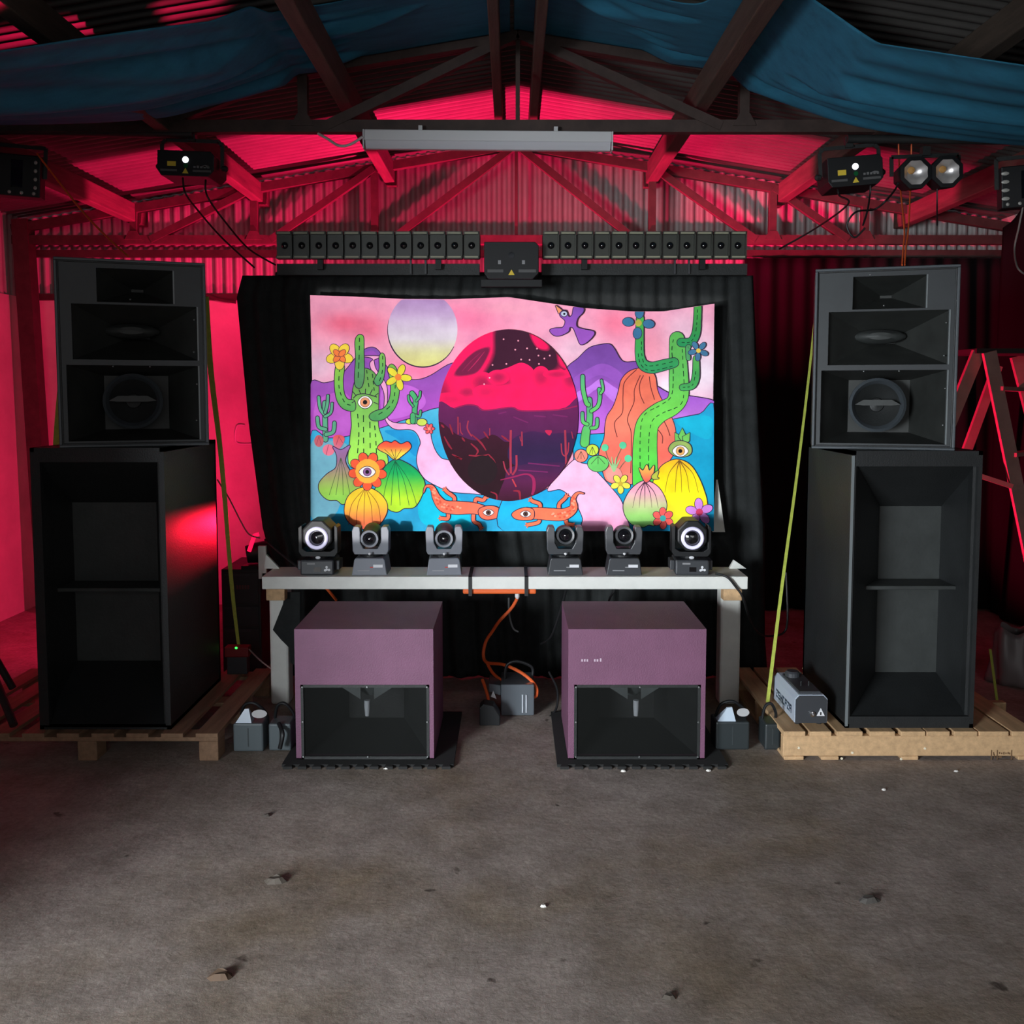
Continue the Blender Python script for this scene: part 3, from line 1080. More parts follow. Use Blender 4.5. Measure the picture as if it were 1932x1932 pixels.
def top_cab():
    root = empty('horn_speaker', (0, 0, 0), 0, 'three-way horn speaker on top of the right stack, grey edges catching light', 'speaker', 'three-way horn tops')
    w, h, dp = 0.597, 0.806, 0.46

    def q(u, v):
        return (u - 1663) / s_, (847 - v) / s_
    c = MB()
    t = 0.018
    c.box(-w / 2, w / 2, 0, dp, h - t, h)
    c.box(-w / 2, w / 2, 0, dp, 0, t)
    c.box(-w / 2, -w / 2 + t, 0, dp, 0, h)
    c.box(w / 2 - t, w / 2, 0, dp, 0, h)
    c.box(-w / 2, w / 2, dp - t, dp, 0, h)
    c.build('cabinet', m_binr, root, bevel=0.003, local=True)
    rim = MB()
    r = 0.012
    rim.box(-w / 2, w / 2, -0.012, 0.0, h - r, h)
    rim.box(-w / 2, w / 2, -0.012, 0.0, 0, r)
    rim.box(-w / 2, -w / 2 + r, -0.012, 0, r, h - r)
    rim.box(w / 2 - r, w / 2, -0.012, 0, r, h - r)
    rim.build('rim', m_edge2, root, bevel=0.003, local=True)
    ops = [(1605, 1735, 523, 584), (1563, 1775, 588, 688), (1552, 1775, 698, 836)]
    # baffle with three openings
    zs = []
    bf = MB()
    xs0, xs1 = -w / 2 + t, w / 2 - t
    prev = h - t
    for (a, c_, v0, v1) in ops:
        xa, z1 = q(a, v0)
        xb, z0 = q(c_, v1)
        bf.box(xs0, xs1, 0.004, 0.02, z1, prev)
        bf.box(xs0, xa, 0.004, 0.02, z0, z1)
        bf.box(xb, xs1, 0.004, 0.02, z0, z1)
        prev = z0
    bf.box(xs0, xs1, 0.004, 0.02, t, prev)
    bf.build('baffle', m_baffle, root, local=True)
    dims = [(0.22, 0.05, 0.012, 0.0), (0.26, 0.10, 0.03, 0.0), (0.26, 0.27, 0.245, 0.0)]
    for (a, c_, v0, v1), (dd, bw, bh, up) in zip(ops, dims):
        xa, z1 = q(a, v0)
        xb, z0 = q(c_, v1)
        cx, cz_ = (xa + xb) / 2, (z0 + z1) / 2 + up
        A = [(xa, 0.02, z0), (xb, 0.02, z0), (xb, 0.02, z1), (xa, 0.02, z1)]
        B = [(cx - bw / 2, dd, cz_ - bh / 2), (cx + bw / 2, dd, cz_ - bh / 2), (cx + bw / 2, dd, cz_ + bh / 2), (cx - bw / 2, dd, cz_ + bh / 2)]
        fl = MB().add(A + B, [(0, 1, 5, 4), (1, 2, 6, 5), (2, 3, 7, 6), (3, 0, 4, 7), (4, 5, 6, 7)]).build('horn_flare', m_horn3, root, local=True, fix=False)
        e = MB()
        e.box(xb - 0.006, xb, 0.0, 0.024, z0, z1)
        e.build('opening_highlight', m_edge, root, local=True)  # painted highlight on the opening's left-facing edge
    # mid phase plug: flattened bell
    xa, z = q(1659, 640)
    MB().lathe([(0.0, -0.045), (0.055, -0.04), (0.10, -0.01), (0.115, 0.02), (0.09, 0.05)], (xa, 0.16, z + 0.02), (0, 1, 0), 28, sy=0.30).build('mid_plug', m_horn2, root, smooth=True, local=True)
    # low-mid driver in a round throat
    xa, z = q(1658, 764)
    MB().lathe([(0.124, 0.03), (0.124, 0.0), (0.112, -0.012), (0.106, 0.0), (0.098, 0.02)], (xa, 0.14, z), (0, 1, 0), 36, caps=False).build('driver_ring', m_edge2, root, smooth=True, local=True, fix=False)
    MB().lathe([(0.112, 0.0), (0.10, 0.02), (0.035, 0.07), (0.03, 0.055), (0.0, 0.045)], (xa, 0.14, z), (0, 1, 0), 32, caps=False).build('driver_cone', m_black, root, smooth=True, local=True, fix=False)
    MB().prism([(-0.098, 0.0), (-0.06, 0.022), (0.06, 0.022), (0.098, 0.0), (0.06, -0.004), (-0.06, -0.004)], (xa, 0.125, z + 0.002), (1, 0, 0), (0, 0, 1), -0.012).build('phase_bar', m_horn2, root, local=True)
    for (u, v) in ((1635, 520), (1660, 578), (1628, 700), (1690, 700), (1768, 612), (1766, 672), (1770, 732), (1768, 800), (1795, 572)):
        xx, zz = q(u, v)
        MB().lathe([(0.004, 0), (0.003, 0.004), (0, 0.005)], (min(xx, w / 2 - 0.01), 0.004, min(zz, h - 0.012)), (0, -1, 0), 8).build('bolt', MATS['bolt_steel'], root, local=True)
    return root


m_edge2 = M('grey_worn_rim', (70, 76, 81), 0.45, var=0.15, scale=12)
m_baffle = M('baffle_grey', (46, 50, 53), 0.5, var=0.15, scale=8)
m_horn3 = M('dusty_horn', (42, 44, 42), 0.6, var=0.3, scale=9)
tc_ = top_cab()
pr = W(1663, 848, 4.12)
tc_.location = (W(1663, 848, 4.21).x, 4.21, rzt)
tc_.rotation_euler = (0, 0, math.radians(-17))
pl = W(259, 838, 4.12)
t2 = dup(tc_, (W(257, 838, 4.21).x, 4.21, lzt), math.radians(20), label='three-way horn speaker on top of the left stack, in deep shade')
t2.scale = (1.04, 1, 1.02)

# ------------------------------------------------------------------ ratchet straps


def strap(pts, w, label, twist=False, end=True):
    P = spline(pts, 6)
    m = MB()
    vs = []
    for i, p in enumerate(P):
        d = (P[min(len(P) - 1, i + 1)] - P[max(0, i - 1)]).normalized()
        x = d.cross(Vector((0, 1, 0))).normalized()
        ww = w if not isinstance(w, tuple) else w[0] + (w[1] - w[0]) * i / (len(P) - 1)
        vs += [p - x * ww / 2, p + x * ww / 2]
    m.add(vs, [(2 * i, 2 * i + 1, 2 * i + 3, 2 * i + 2) for i in range(len(P) - 1)])
    o = m.build('ratchet_strap', m_lime, solid=0.002)
    tag(o, label, 'strap', 'lime ratchet straps')
    return o


strap([W(388, 560, 4.95), W(398, 700, 4.95), W(418, 870, 4.93), W(437, 1100, 4.96), W(450, 1215, 4.98), W(458, 1283, 4.97)], (0.034, 0.012), 'lime strap running down right of the left stack')
strap([W(124, 620, 4.7), W(116, 720, 4.86), W(106, 850, 4.9), W(104, 1000, 4.9)], 0.034, 'lime strap showing left of the left stack')
strap([W(1541, 560, 4.85), W(1527, 700, 4.80), W(1503, 900, 4.66), W(1476, 1100, 4.5), W(1448, 1325, 4.42)], (0.01, 0.017), 'lime strap slanting down left of the right stack')
strap([W(1868, 1225, 4.9), W(1876, 1285, 4.8), W(1884, 1345, 4.7)], 0.014, 'short lime strap end right of the right stack')

# ------------------------------------------------------------------ white plank bench
DT = 4.72
pa, pb = W(494, 1100, DT), W(1411, 1100, DT)
ztop, zbot = W(966, 1088, DT).z, W(966, 1112, DT).z
bench = empty('plank_bench', (0, DT, 0), 0, 'long white plank on timber posts carrying the moving lights', 'bench')
MB().box(pa.x, pb.x, DT, DT + 0.27, zbot, ztop).build('plank', m_white, bench, bevel=0.004)
for (u0, u1, b0, b1) in ((511, 546, 501, 536), (1357, 1395, 1366, 1401)):
    x0, x1 = W(u0, 1230, DT + 0.1).x, W(u1, 1230, DT + 0.1).x
    MB().box(x0, x1, DT + 0.08, DT + 0.18, 0.0, zbot).build('post', m_white, bench, bevel=0.012)
    x0, x1 = W(b0, 1120, DT).x, W(b1, 1120, DT).x
    MB().box(x0, x1, DT + 0.01, DT + 0.075, W(966, 1134, DT).z, zbot).build('timber_block', m_pine, bench, bevel=0.003)
for (u, s, lb) in ((515, -1, 'small white bracket at the left end of the plank'), (1390, 1, 'small white triangle bracket at the right end of the plank')):
    p = W(u, 1080, DT + 0.24)
    eb = empty('end_bracket', (p.x, DT + 0.22, ztop), 0, lb, 'bracket', 'white brackets on the plank ends')
    MB().prism([(-0.045, 0), (0.045, 0), (-0.02, 0.045)] if s > 0 else [(-0.04, 0), (0.04, 0), (-0.03, 0.075)], (p.x, DT + 0.22, ztop), (1, 0, 0), (0, 0, 1), -0.02).build('gusset', m_white, eb)
    if s < 0:
        a = W(492, 1082, DT + 0.24)
        MB().box(a.x - 0.02, a.x + 0.02, DT + 0.271, DT + 0.295, zbot, W(492, 1030, DT + 0.28).z).build('upright', m_white, eb)
        MB().box(a.x, p.x, DT + 0.271, DT + 0.295, zbot, zbot + 0.03).build('cleat', m_white, eb)
q = [W(u, v, DT + 0.072) for u, v in ((538, 1117), (534, 1140), (515, 1188), (530, 1206), (545, 1221), (549, 1250), (566, 1262), (566, 1117))]
tag(MB().add(q, [tuple(range(len(q)))]).build('cloth_flap', m_cloth_black, solid=0.004), 'loose black cloth corner hanging over the left white post', 'cloth')
# white trim standing behind the right end of the painting
q0, q1 = W(1352, 915, 5.14), W(1362, 1004, 5.14)
o = MB().hexa([W(1344, 1004, 5.15), W(1368, 1004, 5.15), W(1368, 1004, 5.18), W(1344, 1004, 5.18),
               W(1351, 905, 5.15), W(1354, 905, 5.15), W(1354, 905, 5.18), W(1351, 905, 5.18)]).build('frame_board', m_white)
tag(o, 'narrow white tapered board at the lower right of the painting', 'board')
# black ties and orange power strip under the plank
for u, lb in ((887, 'black cable tie round the plank, left end of the orange strip'), (993, 'black cable tie round the plank, right end of the orange strip')):
    p = W(u, 1095, DT)
    t = MB()
    e = 0.004
    t.box(p.x - 0.009, p.x + 0.009, DT - e, DT, zbot - 0.03, ztop + e)
    t.box(p.x - 0.009, p.x + 0.009, DT - e, DT + 0.27 + e, ztop, ztop + e)
    t.box(p.x - 0.009, p.x + 0.009, DT + 0.27, DT + 0.27 + e, zbot - 0.03, ztop + e)
    t.box(p.x - 0.009, p.x + 0.009, DT - e, DT + 0.27 + e, zbot - 0.034, zbot - 0.03)
    tag(t.build('cable_tie', m_cable), lb, 'strap', 'cable ties on the plank')
ps = empty('power_strip', (W(944, 1112, DT).x, DT + 0.01, zbot - 0.028), 0, 'orange power strip tied under the plank', 'power strip')
x0, x1 = W(873, 1112, DT).x, W(1012, 1112, DT).x
MB().box(x0, x1, DT + 0.012, DT + 0.07, zbot - 0.027, zbot - 0.001).build('strip_body', m_orange, ps, bevel=0.008)
p = W(976, 1124, DT)
MB().lathe([(0.012, 0), (0.012, -0.02), (0.006, -0.03)], (p.x, DT + 0.04, zbot - 0.027), (0, 0, 1), 10).build('inlet', m_whiteplastic, ps)


def cable(name, pts, r, mat, label, cat='cable', group=None, n=8):
    o = MB().tube(spline(pts, n), r, 8).build(name, mat, smooth=True)
    return tag(o, label, cat, group)


m_orcable = M('orange_cable', (226, 98, 44), 0.5)
cable('orange_cable', [W(977, 1126, 4.76), W(966, 1146, 4.78), W(942, 1172, 4.8), W(930, 1190, 4.85), W(917, 1210, 4.88), W(912, 1235, 4.88), W(919, 1250, 4.84),
                       W(950, 1254, 4.76), W(985, 1270, 4.7), W(1010, 1293, 4.66), W(1012, 1312, 4.655), W(1003, 1314, 4.65), W(999, 1300, 4.645)], 0.0085, m_orcable,
      'orange cable dropping from the power strip and looping over the grey unit')
cable('orange_cable', [W(919, 1251, 4.84), W(930, 1270, 4.78), W(950, 1287, 4.72), W(966, 1298, 4.67)], 0.008, m_orcable, 'short orange cable branch slanting onto the grey unit')
cable('orange_cable', [W(910, 1282, 4.7), W(918, 1305, 4.66), W(922, 1328, 4.62), W(917, 1348, 4.6), W(905, 1367, 4.58)], 0.008, m_orcable, 'orange cable curling down to the floor left of the grey unit')
cable('orange_cable', [W(612, 1106, 4.85), W(622, 1117, 4.86), W(634, 1132, 4.95)], 0.0075, m_orcable, 'short orange cable end under the left part of the plank')
cable('data_cable', [W(1036, 1268, 4.8), W(1051, 1300, 4.72), W(1050, 1335, 4.66), W(1033, 1356, 4.62), W(1000, 1372, 4.6)], 0.006, m_cable, 'black cable arc right of the grey unit', group='loose black cables')
cable('data_cable', [W(960, 1128, 4.85), W(961, 1160, 4.86), W(968, 1185, 4.86), W(978, 1192, 4.86)], 0.005, M('grey_cable', (90, 92, 92), 0.5), 'thin grey cable hanging under the power strip')
cable('data_cable', [W(1068, 1113, 4.9), W(1058, 1150, 4.95), W(1040, 1200, 5.0), W(1020, 1215, 5.05)], 0.006, m_cable, 'black cable hanging under the fourth moving light')
cable('data_cable', [W(1160, 1113, 4.9), W(1150, 1130, 4.92), W(1146, 1150, 5.0)], 0.006, m_cable, 'black cable hanging under the fifth moving light')
cable('data_cable', [W(1350, 1082, 4.74), W(1372, 1089, 4.705), W(1388, 1107, 4.70), W(1402, 1128, 4.70), W(1415, 1170, 4.78), W(1432, 1195, 4.9), W(1455, 1200, 5.0), W(1480, 1192, 5.05), W(1486, 1160, 5.05), W(1483, 1080, 5.1)], 0.006, m_cable,
      'black cable running from the right ring light over the plank edge')
cable('data_cable', [W(500, 1018, 5.05), W(530, 1045, 4.98), W(562, 1070, 4.92)], 0.006, m_cable, 'black cable running to the left ring light')
cable('lamp_flex', [W(600, 252, 5.00), W(618, 262, 4.98), W(640, 275, 4.96), W(662, 272, 4.95), W(684, 258, 4.94)], 0.007, M('white_flex', (190, 186, 184), 0.5), 'pale flex drooping into the left end of the tube lamp')
cable('hanging_cable', [W(345, 336, 5.00), W(350, 365, 4.90), W(376, 400, 5.05), W(420, 450, 5.25), W(480, 505, 5.40)], 0.005, m_cable, 'black cable sagging from the left laser to the drape', group='cables under the near truss')
cable('hanging_cable', [W(388, 340, 5.00), W(392, 372, 4.90), W(430, 425, 5.05), W(470, 470, 5.25), W(520, 500, 5.37)], 0.005, m_cable, 'second black cable sagging from the left laser', group='cables under the near truss')
cable('hanging_cable', [W(1580, 342, 5.00), W(1583, 368, 5.05), W(1600, 385, 4.85), W(1540, 430, 5.45), W(1470, 470, 5.65)], 0.005, m_cable, 'black cable sagging from the right laser', group='cables under the near truss')
cable('hanging_cable', [W(1643, 338, 5.00), W(1641, 370, 5.02), W(1636, 400, 4.90), W(1628, 425, 4.85)], 0.005, m_cable, 'black cable hanging from the right end of the right laser', group='cables under the near truss')
cable('hanging_cable', [W(1700, 322, 5.00), W(1692, 352, 5.02), W(1672, 378, 4.90), W(1650, 395, 4.95), W(1615, 400, 4.85), W(1598, 425, 4.85), W(1612, 448, 4.85), W(1632, 430, 4.85)], 0.005, m_cable, 'black cable looping between twin lamp and right laser', group='cables under the near truss')
cable('hanging_cable', [W(1768, 352, 5.02), W(1768, 390, 5.02), W(1768, 425, 4.90)], 0.004, m_cable, 'thin black cable hanging from the twin lamp', group='cables under the near truss')
cable('orange_rope', [W(1695, 262, 5.17), W(1698, 345, 5.15), W(1706, 430, 4.75), W(1704, 470, 4.55), W(1702, 500, 4.40)], 0.004, m_orcable, 'thin orange rope hanging onto the right speaker, left of its pair')
cable('orange_rope', [W(1720, 262, 5.17), W(1718, 345, 5.15), W(1714, 430, 4.75), W(1709, 470, 4.55), W(1707, 500, 4.41)], 0.004, m_orcable, 'thin orange rope hanging onto the right speaker, right of its pair')
cable('orange_rope', [W(70, 290, 5.0), W(132, 370, 4.8), W(170, 415, 4.66), W(210, 455, 4.52), W(242, 484, 4.40)], 0.005, m_orcable, 'taut orange rope slanting down to the left horn speaker')
cable('hanging_cable', [W(1930, 390, 5.00), W(1922, 430, 5.02), W(1914, 470, 5.05), W(1920, 505, 4.90), W(1938, 520, 4.90)], 0.005, M('grey_flex', (110, 105, 100), 0.5), 'grey flex hanging at the right edge')
cable('wall_cable', [W(410, 905, 5.2), W(432, 940, 5.3), W(455, 985, 5.3), W(470, 1008, 5.25), W(490, 1015, 5.2)], 0.004, M('pink_flex', (150, 120, 120), 0.5), 'thin cable looping to the red lamp at left')
cable('conduit', [W(390, 556, 7.05), W(410, 564, 7.05), W(445, 570, 7.05)], 0.012, m_steel, 'bent conduit on the end wall above the plaster', 'pipe')
cable('wall_flex', [W(462, 803, 7.09), W(447, 805, 7.09), W(446, 835, 7.09), W(475, 838, 7.09)], 0.008, m_whiteplastic, 'small bent conduit on the plaster wall left of the drape', 'pipe')

# ------------------------------------------------------------------ moving heads on the plank


def spot_head(label, mat, tilt):
    root = empty('moving_head', (0, 0, 0), 0, label, 'stage light', 'moving lights on the plank')
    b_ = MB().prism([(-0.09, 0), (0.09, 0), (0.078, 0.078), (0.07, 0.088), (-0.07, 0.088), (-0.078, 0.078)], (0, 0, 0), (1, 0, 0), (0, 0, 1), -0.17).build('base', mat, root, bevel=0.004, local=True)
    MB().box(0.02, 0.068, -0.0015, 0, 0.04, 0.055).build('brand_print', m_label_white, b_, local=True)
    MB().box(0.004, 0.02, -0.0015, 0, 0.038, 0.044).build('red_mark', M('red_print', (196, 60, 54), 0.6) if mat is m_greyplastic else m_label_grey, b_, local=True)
    MB().box(-0.06, 0.0, -0.0012, 0, 0.022, 0.026).build('small_print', M('dim_print2', (150, 150, 154), 0.6), b_, local=True)
    MB().lathe([(0.06, 0.088), (0.06, 0.098), (0.05, 0.1)], (0, 0.085, 0), (0, 0, 1), 24).build('turntable', m_blackplastic, root, local=True)
    MB().lathe([(0.0, -0.006), (0.006, -0.004), (0.007, 0)], (0.0, 0.012, 0.108), (0, 1, 0), 10).build('indicator', M('indicator_gloss', (220, 220, 224), 0.1), root, smooth=True, local=True)
    # U yoke
    outer = [(-0.092, 0.118), (-0.084, 0.1), (0.084, 0.1), (0.092, 0.118), (0.095, 0.22), (0.086, 0.243), (0.06, 0.243), (0.054, 0.235), (0.052, 0.16), (0.035, 0.128), (-0.035, 0.128), (-0.052, 0.16), (-0.054, 0.235), (-0.06, 0.243), (-0.086, 0.243), (-0.095, 0.22)]
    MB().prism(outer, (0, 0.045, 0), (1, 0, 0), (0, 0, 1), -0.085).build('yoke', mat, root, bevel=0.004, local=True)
    # tilting head
    R = Matrix.Rotation(math.radians(tilt), 3, 'X')
    ax = R @ Vector((0, 1, 0))
    c0 = Vector((0, 0.085, 0.195))
    hd = MB().lathe([(0.0, -0.045), (0.034, -0.045), (0.046, -0.06), (0.047, -0.02), (0.05, 0.0), (0.05, 0.06), (0.04, 0.085), (0.0, 0.092)], c0, ax, 24).build('head', m_blackplastic, root, smooth=True, local=True)
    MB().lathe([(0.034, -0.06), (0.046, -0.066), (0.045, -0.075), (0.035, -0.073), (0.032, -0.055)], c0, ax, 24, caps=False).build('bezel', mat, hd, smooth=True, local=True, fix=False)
    MB().lathe([(0.0, -0.085), (0.018, -0.081), (0.03, -0.068), (0.034, -0.055)], c0, ax, 20).build('lens', m_glass, hd, smooth=True, local=True)
    return root


def ring_head(label, yaw=0):
    root = empty('ring_light_head', (0, 0, 0), yaw, label, 'stage light', 'ring moving lights at the plank ends')
    b_ = MB().box(-0.085, 0.085, 0, 0.18, 0, 0.078).build('base', m_darkgrey, root, bevel=0.008, local=True)
    for s in (-1, 1):
        MB().box(s * 0.085, s * 0.108, 0.04, 0.14, 0.02, 0.07).build('side_handle', m_darkgrey, b_, bevel=0.004, local=True)
    MB().box(-0.05, -0.01, -0.0012, 0, 0.055, 0.064).build('brand_print', m_label_grey, b_, local=True)
    MB().box(-0.015, 0.02, -0.0012, 0, 0.018, 0.042).build('display', m_glass, b_, local=True)
    lg = MB()
    for (x, z) in ((0.05, 0.03), (0.062, 0.028), (0.042, 0.026), (0.05, 0.042)):
        lg.lathe([(0.0065, 0), (0.0065, 0.0012)], (x, 0, z), (0, -1, 0), 10)
    lg.build('logo', m_label_white, b_, local=True)
    MB().lathe([(0.05, 0.078), (0.05, 0.09)], (0, 0.09, 0), (0, 0, 1), 20).build('turntable', m_blackplastic, root, local=True)
    MB().lathe([(0.0, -0.005), (0.012, -0.003), (0.014, 0)], (0.0, 0.03, 0.086), (0, 1, 0), 10, sy=0.6).build('indicator', MATS['indicator_gloss'], root, smooth=True, local=True)
    yk = MB()
    yk.prism([(-0.10, 0.11), (-0.085, 0.09), (0.085, 0.09), (0.10, 0.11), (0.10, 0.24), (0.088, 0.25), (0.082, 0.25), (0.082, 0.13), (0.06, 0.115), (-0.06, 0.115), (-0.082, 0.13), (-0.082, 0.25), (-0.088, 0.25), (-0.10, 0.24)], (0, 0.04, 0), (1, 0, 0), (0, 0, 1), -0.1)
    yk.build('yoke', m_blackplastic, root, bevel=0.003, local=True)
    oct_ = [(0.078 * math.cos(t) * (1.05), 0.085 * math.sin(t)) for t in [math.pi / 8 + k * math.pi / 4 for k in range(8)]]
    hd = MB().prism(oct_, (0, 0.012, 0.20), (1, 0, 0), (0, 0, 1), -0.17).build('head', m_blackplastic, root, bevel=0.008, local=True)
    MB().lathe([(0.040, 0.0), (0.043, -0.008), (0.053, -0.010), (0.058, -0.004), (0.058, 0.004)], (0, 0.006, 0.19), (0, 1, 0), 40, caps=False).build('glow_ring', M('glow_ring_white', (220, 218, 240), 0.4, emit=(205, 200, 240), estr=0.45), hd, smooth=True, local=True, fix=False)
    MB().lathe([(0.0, -0.004), (0.02, -0.002), (0.041, 0.008)], (0, 0.006, 0.19), (0, 1, 0), 28).build('lens', m_glass, hd, smooth=True, local=True)
    return root


yh = DT + 0.035
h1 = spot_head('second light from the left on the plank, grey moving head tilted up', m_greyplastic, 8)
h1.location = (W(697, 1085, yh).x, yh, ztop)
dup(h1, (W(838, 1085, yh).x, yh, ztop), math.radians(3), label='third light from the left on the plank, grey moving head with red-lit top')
h3 = spot_head('fourth light from the left on the plank, black moving head right of the gap', m_darkgrey, -6)
h3.location = (W(1067, 1085, yh).x, yh, ztop)
dup(h3, (W(1178, 1085, yh).x, yh, ztop), math.radians(-2), label='fifth light from the left on the plank, black moving head beside the ring light')
r1 = ring_head('black moving light with glowing ring at the left end of the plank', 0)
r1.location = (W(598, 1083, yh).x, yh, ztop)
dup(r1, (W(1306, 1085, yh).x, yh, ztop), math.radians(-3), label='black moving light with glowing ring at the right end of the plank')

# ------------------------------------------------------------------ floor units
# grey unit between the subwoofers
DG = 4.62
g0, g1 = WF(922, 1372, 0), W(1008, 1372, DG)
gu = empty('power_unit', (W(966, 1372, DG).x, DG, 0), 0, 'grey ribbed unit on the floor between the purple subwoofers', 'floor unit')
m_gloss = M('glossy_grey_plastic', (92, 98, 104), 0.18, spec=0.7)
x0, x1 = W(945, 1340, DG).x, W(1008, 1340, DG).x
zt_ = W(966, 1292, DG).z
MB().box(x0, x1, DG, DG + 0.22, 0.004, zt_).build('body', m_gloss, gu, bevel=0.006)
for u in (986, 993):
    xx = W(u, 1340, DG).x
    MB().tube([(xx, DG - 0.001, 0.02), (xx, DG - 0.001, zt_ - 0.05)], 0.004, 10).build('rib', M('rib_reflection_paint', (190, 196, 204), 0.12), gu, smooth=True)  # ribs coloured pale to hold their white reflections
x2 = W(922, 1340, DG).x
MB().prism([(x2, 0.12), (x0, 0.10), (x0, zt_ - 0.01), (x2, zt_)], (0, DG + 0.02, 0), (1, 0, 0), (0, 0, 1), -0.15).build('side_lobe', m_gloss, gu, bevel=0.004)
MB().prism([(0, 0), (0.028, -0.012), (0.012, 0.03)], (W(926, 1316, DG).x, DG + 0.018, W(926, 1316, DG).z), (1, 0, 0), (0, 0, 1), 0.004).build('white_tab', m_whiteplastic, gu)
MB().tube(spline([(x0 + 0.02, DG + 0.1, zt_), (x0 + 0.03, DG + 0.1, zt_ + 0.07), ((x0 + x1) / 2, DG + 0.1, zt_ + 0.09), (x1 - 0.01, DG + 0.1, zt_ + 0.06), (x1 - 0.01, DG + 0.1, zt_)], 6), 0.008, 8).build('handle', m_blackplastic, gu, smooth=True)
# black block in front of it
bb = MB().prism([(0, 0.004), (0.10, 0.004), (0.10, 0.05), (0.07, 0.10), (0.02, 0.11), (0, 0.09)], (W(905, 1380, 4.5).x, 4.48, 0), (1, 0, 0), (0, 0, 1), -0.08).build('cable_box', m_blackplastic, bevel=0.004)
tag(bb, 'small black block left of the grey unit on the floor', 'box')


def par_block(u0, u1, D, h, mat, label, white=True, loose=False):
    x0, x1 = W(u0, 1410, D).x, W(u1, 1410, D).x
    root = empty('floor_lamp_unit', ((x0 + x1) / 2, D, 0), 0, label, 'floor unit', 'low floor units beside the subwoofers')
    n = 10
    w = x1 - x0
    MB().box(x0, x1, D, D + 0.12, 0.006, h).build('body', mat, root, bevel=0.008)
    MB().box((x0 + x1) / 2 - 0.002, (x0 + x1) / 2 + 0.002, D - 0.002, D, 0.03, h - 0.02).build('seam', M('seam_dark', (60, 66, 68), 0.4), root)
    if white:
        MB().hexa([(x0 + 0.01, D + 0.01, h), (x0 + 0.6 * w, D + 0.01, h), (x0 + 0.6 * w, D + 0.06, h), (x0 + 0.01, D + 0.06, h),
                   (x0 + 0.36 * w, D + 0.02, h + 0.06), (x0 + 0.5 * w, D + 0.02, h + 0.062), (x0 + 0.5 * w, D + 0.03, h + 0.062), (x0 + 0.36 * w, D + 0.03, h + 0.06)]).build('white_flap', M('bluish_white_plastic', (190, 204, 218), 0.35), root)
        MB().lathe([(0.0, -0.004), (0.03, 0.0), (0.034, 0.006)], (x0 + 0.82 * w, D + 0.03, h + 0.035), (0.4, -1, 0.3), 14, sy=0.55).build('reflector', m_whiteplastic, root, smooth=True)
    MB().tube(spline([(x0 + 0.1 * w, D + 0.08, h), (x0 + 0.25 * w, D + 0.07, h + 0.06), (x0 + 0.6 * w, D + 0.06, h + 0.075), (x0 + 0.95 * w, D + 0.07, h + 0.03), (x1 - 0.002, D + 0.08, h - 0.01)], 6), 0.007, 8).build('handle', m_blackplastic, root, smooth=True)
    for xx in (x0 + 0.015, x1 - 0.015):
        MB().lathe([(0.01, 0), (0.01, 0.006)], (xx, D + 0.03, 0), (0, 0, 1), 8).build('rubber_foot', m_rubber, root)
    return root


m_slate = M('slate_plastic', (86, 96, 100), 0.45)
m_charcoal = M('charcoal_plastic', (46, 52, 54), 0.4)
par_block(440, 497, 4.14, 0.135, m_slate, 'slate grey floor unit with white flap beside the left pallet')
par_block(507, 549, 4.15, 0.13, m_slate, 'slate grey floor unit against the left purple subwoofer', white=False)
par_block(1350, 1414, 4.16, 0.135, m_charcoal, 'charcoal floor unit with white flap right of the right subwoofer')
par_block(1443, 1472, 4.16, 0.125, m_charcoal, 'small charcoal floor unit against the right pallet', white=False)
cable('data_cable', [W(526, 1365, 4.15), W(533, 1385, 4.10), W(528, 1412, 4.10)], 0.010, m_cable, 'thick black cable curling over the left floor units')

# ------------------------------------------------------------------ fog machine
DFm = 4.13
x0, x1 = W(1500, 1345, DFm).x, W(1562, 1345, DFm).x
zf0 = zpr + 0.012
zf1 = W(1530, 1312, DFm).z
fm = empty('fog_machine', ((x0 + x1) / 2, DFm, zpr), 0, 'light grey fog machine on the right pallet', 'fog machine')
m_fog = M('pale_grey_metal', (182, 192, 206), 0.4)
w, h = x1 - x0, zf1 - zf0
L_ = 0.34
prof = [(0, 0), (w, 0), (w, h - 0.02), (w - 0.018, h), (0.018, h), (0, h - 0.02)]
MB().prism([(p_[0], p_[1]) for p_ in prof], (x0, DFm + 0.008, zf0), (1, 0, 0), (0, 0, 1), -L_).build('shell', m_fog, fm)
MB().prism([(0.003, 0.0), (w - 0.006, 0.0), (w - 0.006, h - 0.022), (w - 0.024, h - 0.003), (0.02, h - 0.003), (0.003, h - 0.022)], (x0, DFm, zf0), (1, 0, 0), (0, 0, 1), -0.01).build('front_panel', m_darkgrey, fm)
MB().box(x0 + 0.025, x1 - 0.03, DFm + 0.02, DFm + L_ - 0.05, zf1 - 0.002, zf1 + 0.012).build('top_tray', m_darkgrey, fm)
MB().lathe([(0.034, 0), (0.034, 0.02), (0.026, 0.028)], (x0 + 0.06, DFm + 0.25, zf1 + 0.01), (0, 0, 1), 16).build('tank_cap', m_darkgrey, fm)
for xx in (0.055, 0.09):
    MB().tube([(x0 + xx, DFm + 0.1, zf1), (x0 + xx, DFm + 0.1, zf1 + 0.035)], 0.004, 8).build('top_stud', m_blackplastic, fm)
MB().lathe([(0.012, 0), (0.012, 0.01), (0.005, 0.012), (0.005, 0.004), (0.0, 0.004)], (x0 + w * 0.52, DFm, zf0 + h * 0.34), (0, -1, 0), 14).build('nozzle', m_chrome, fm, smooth=True)
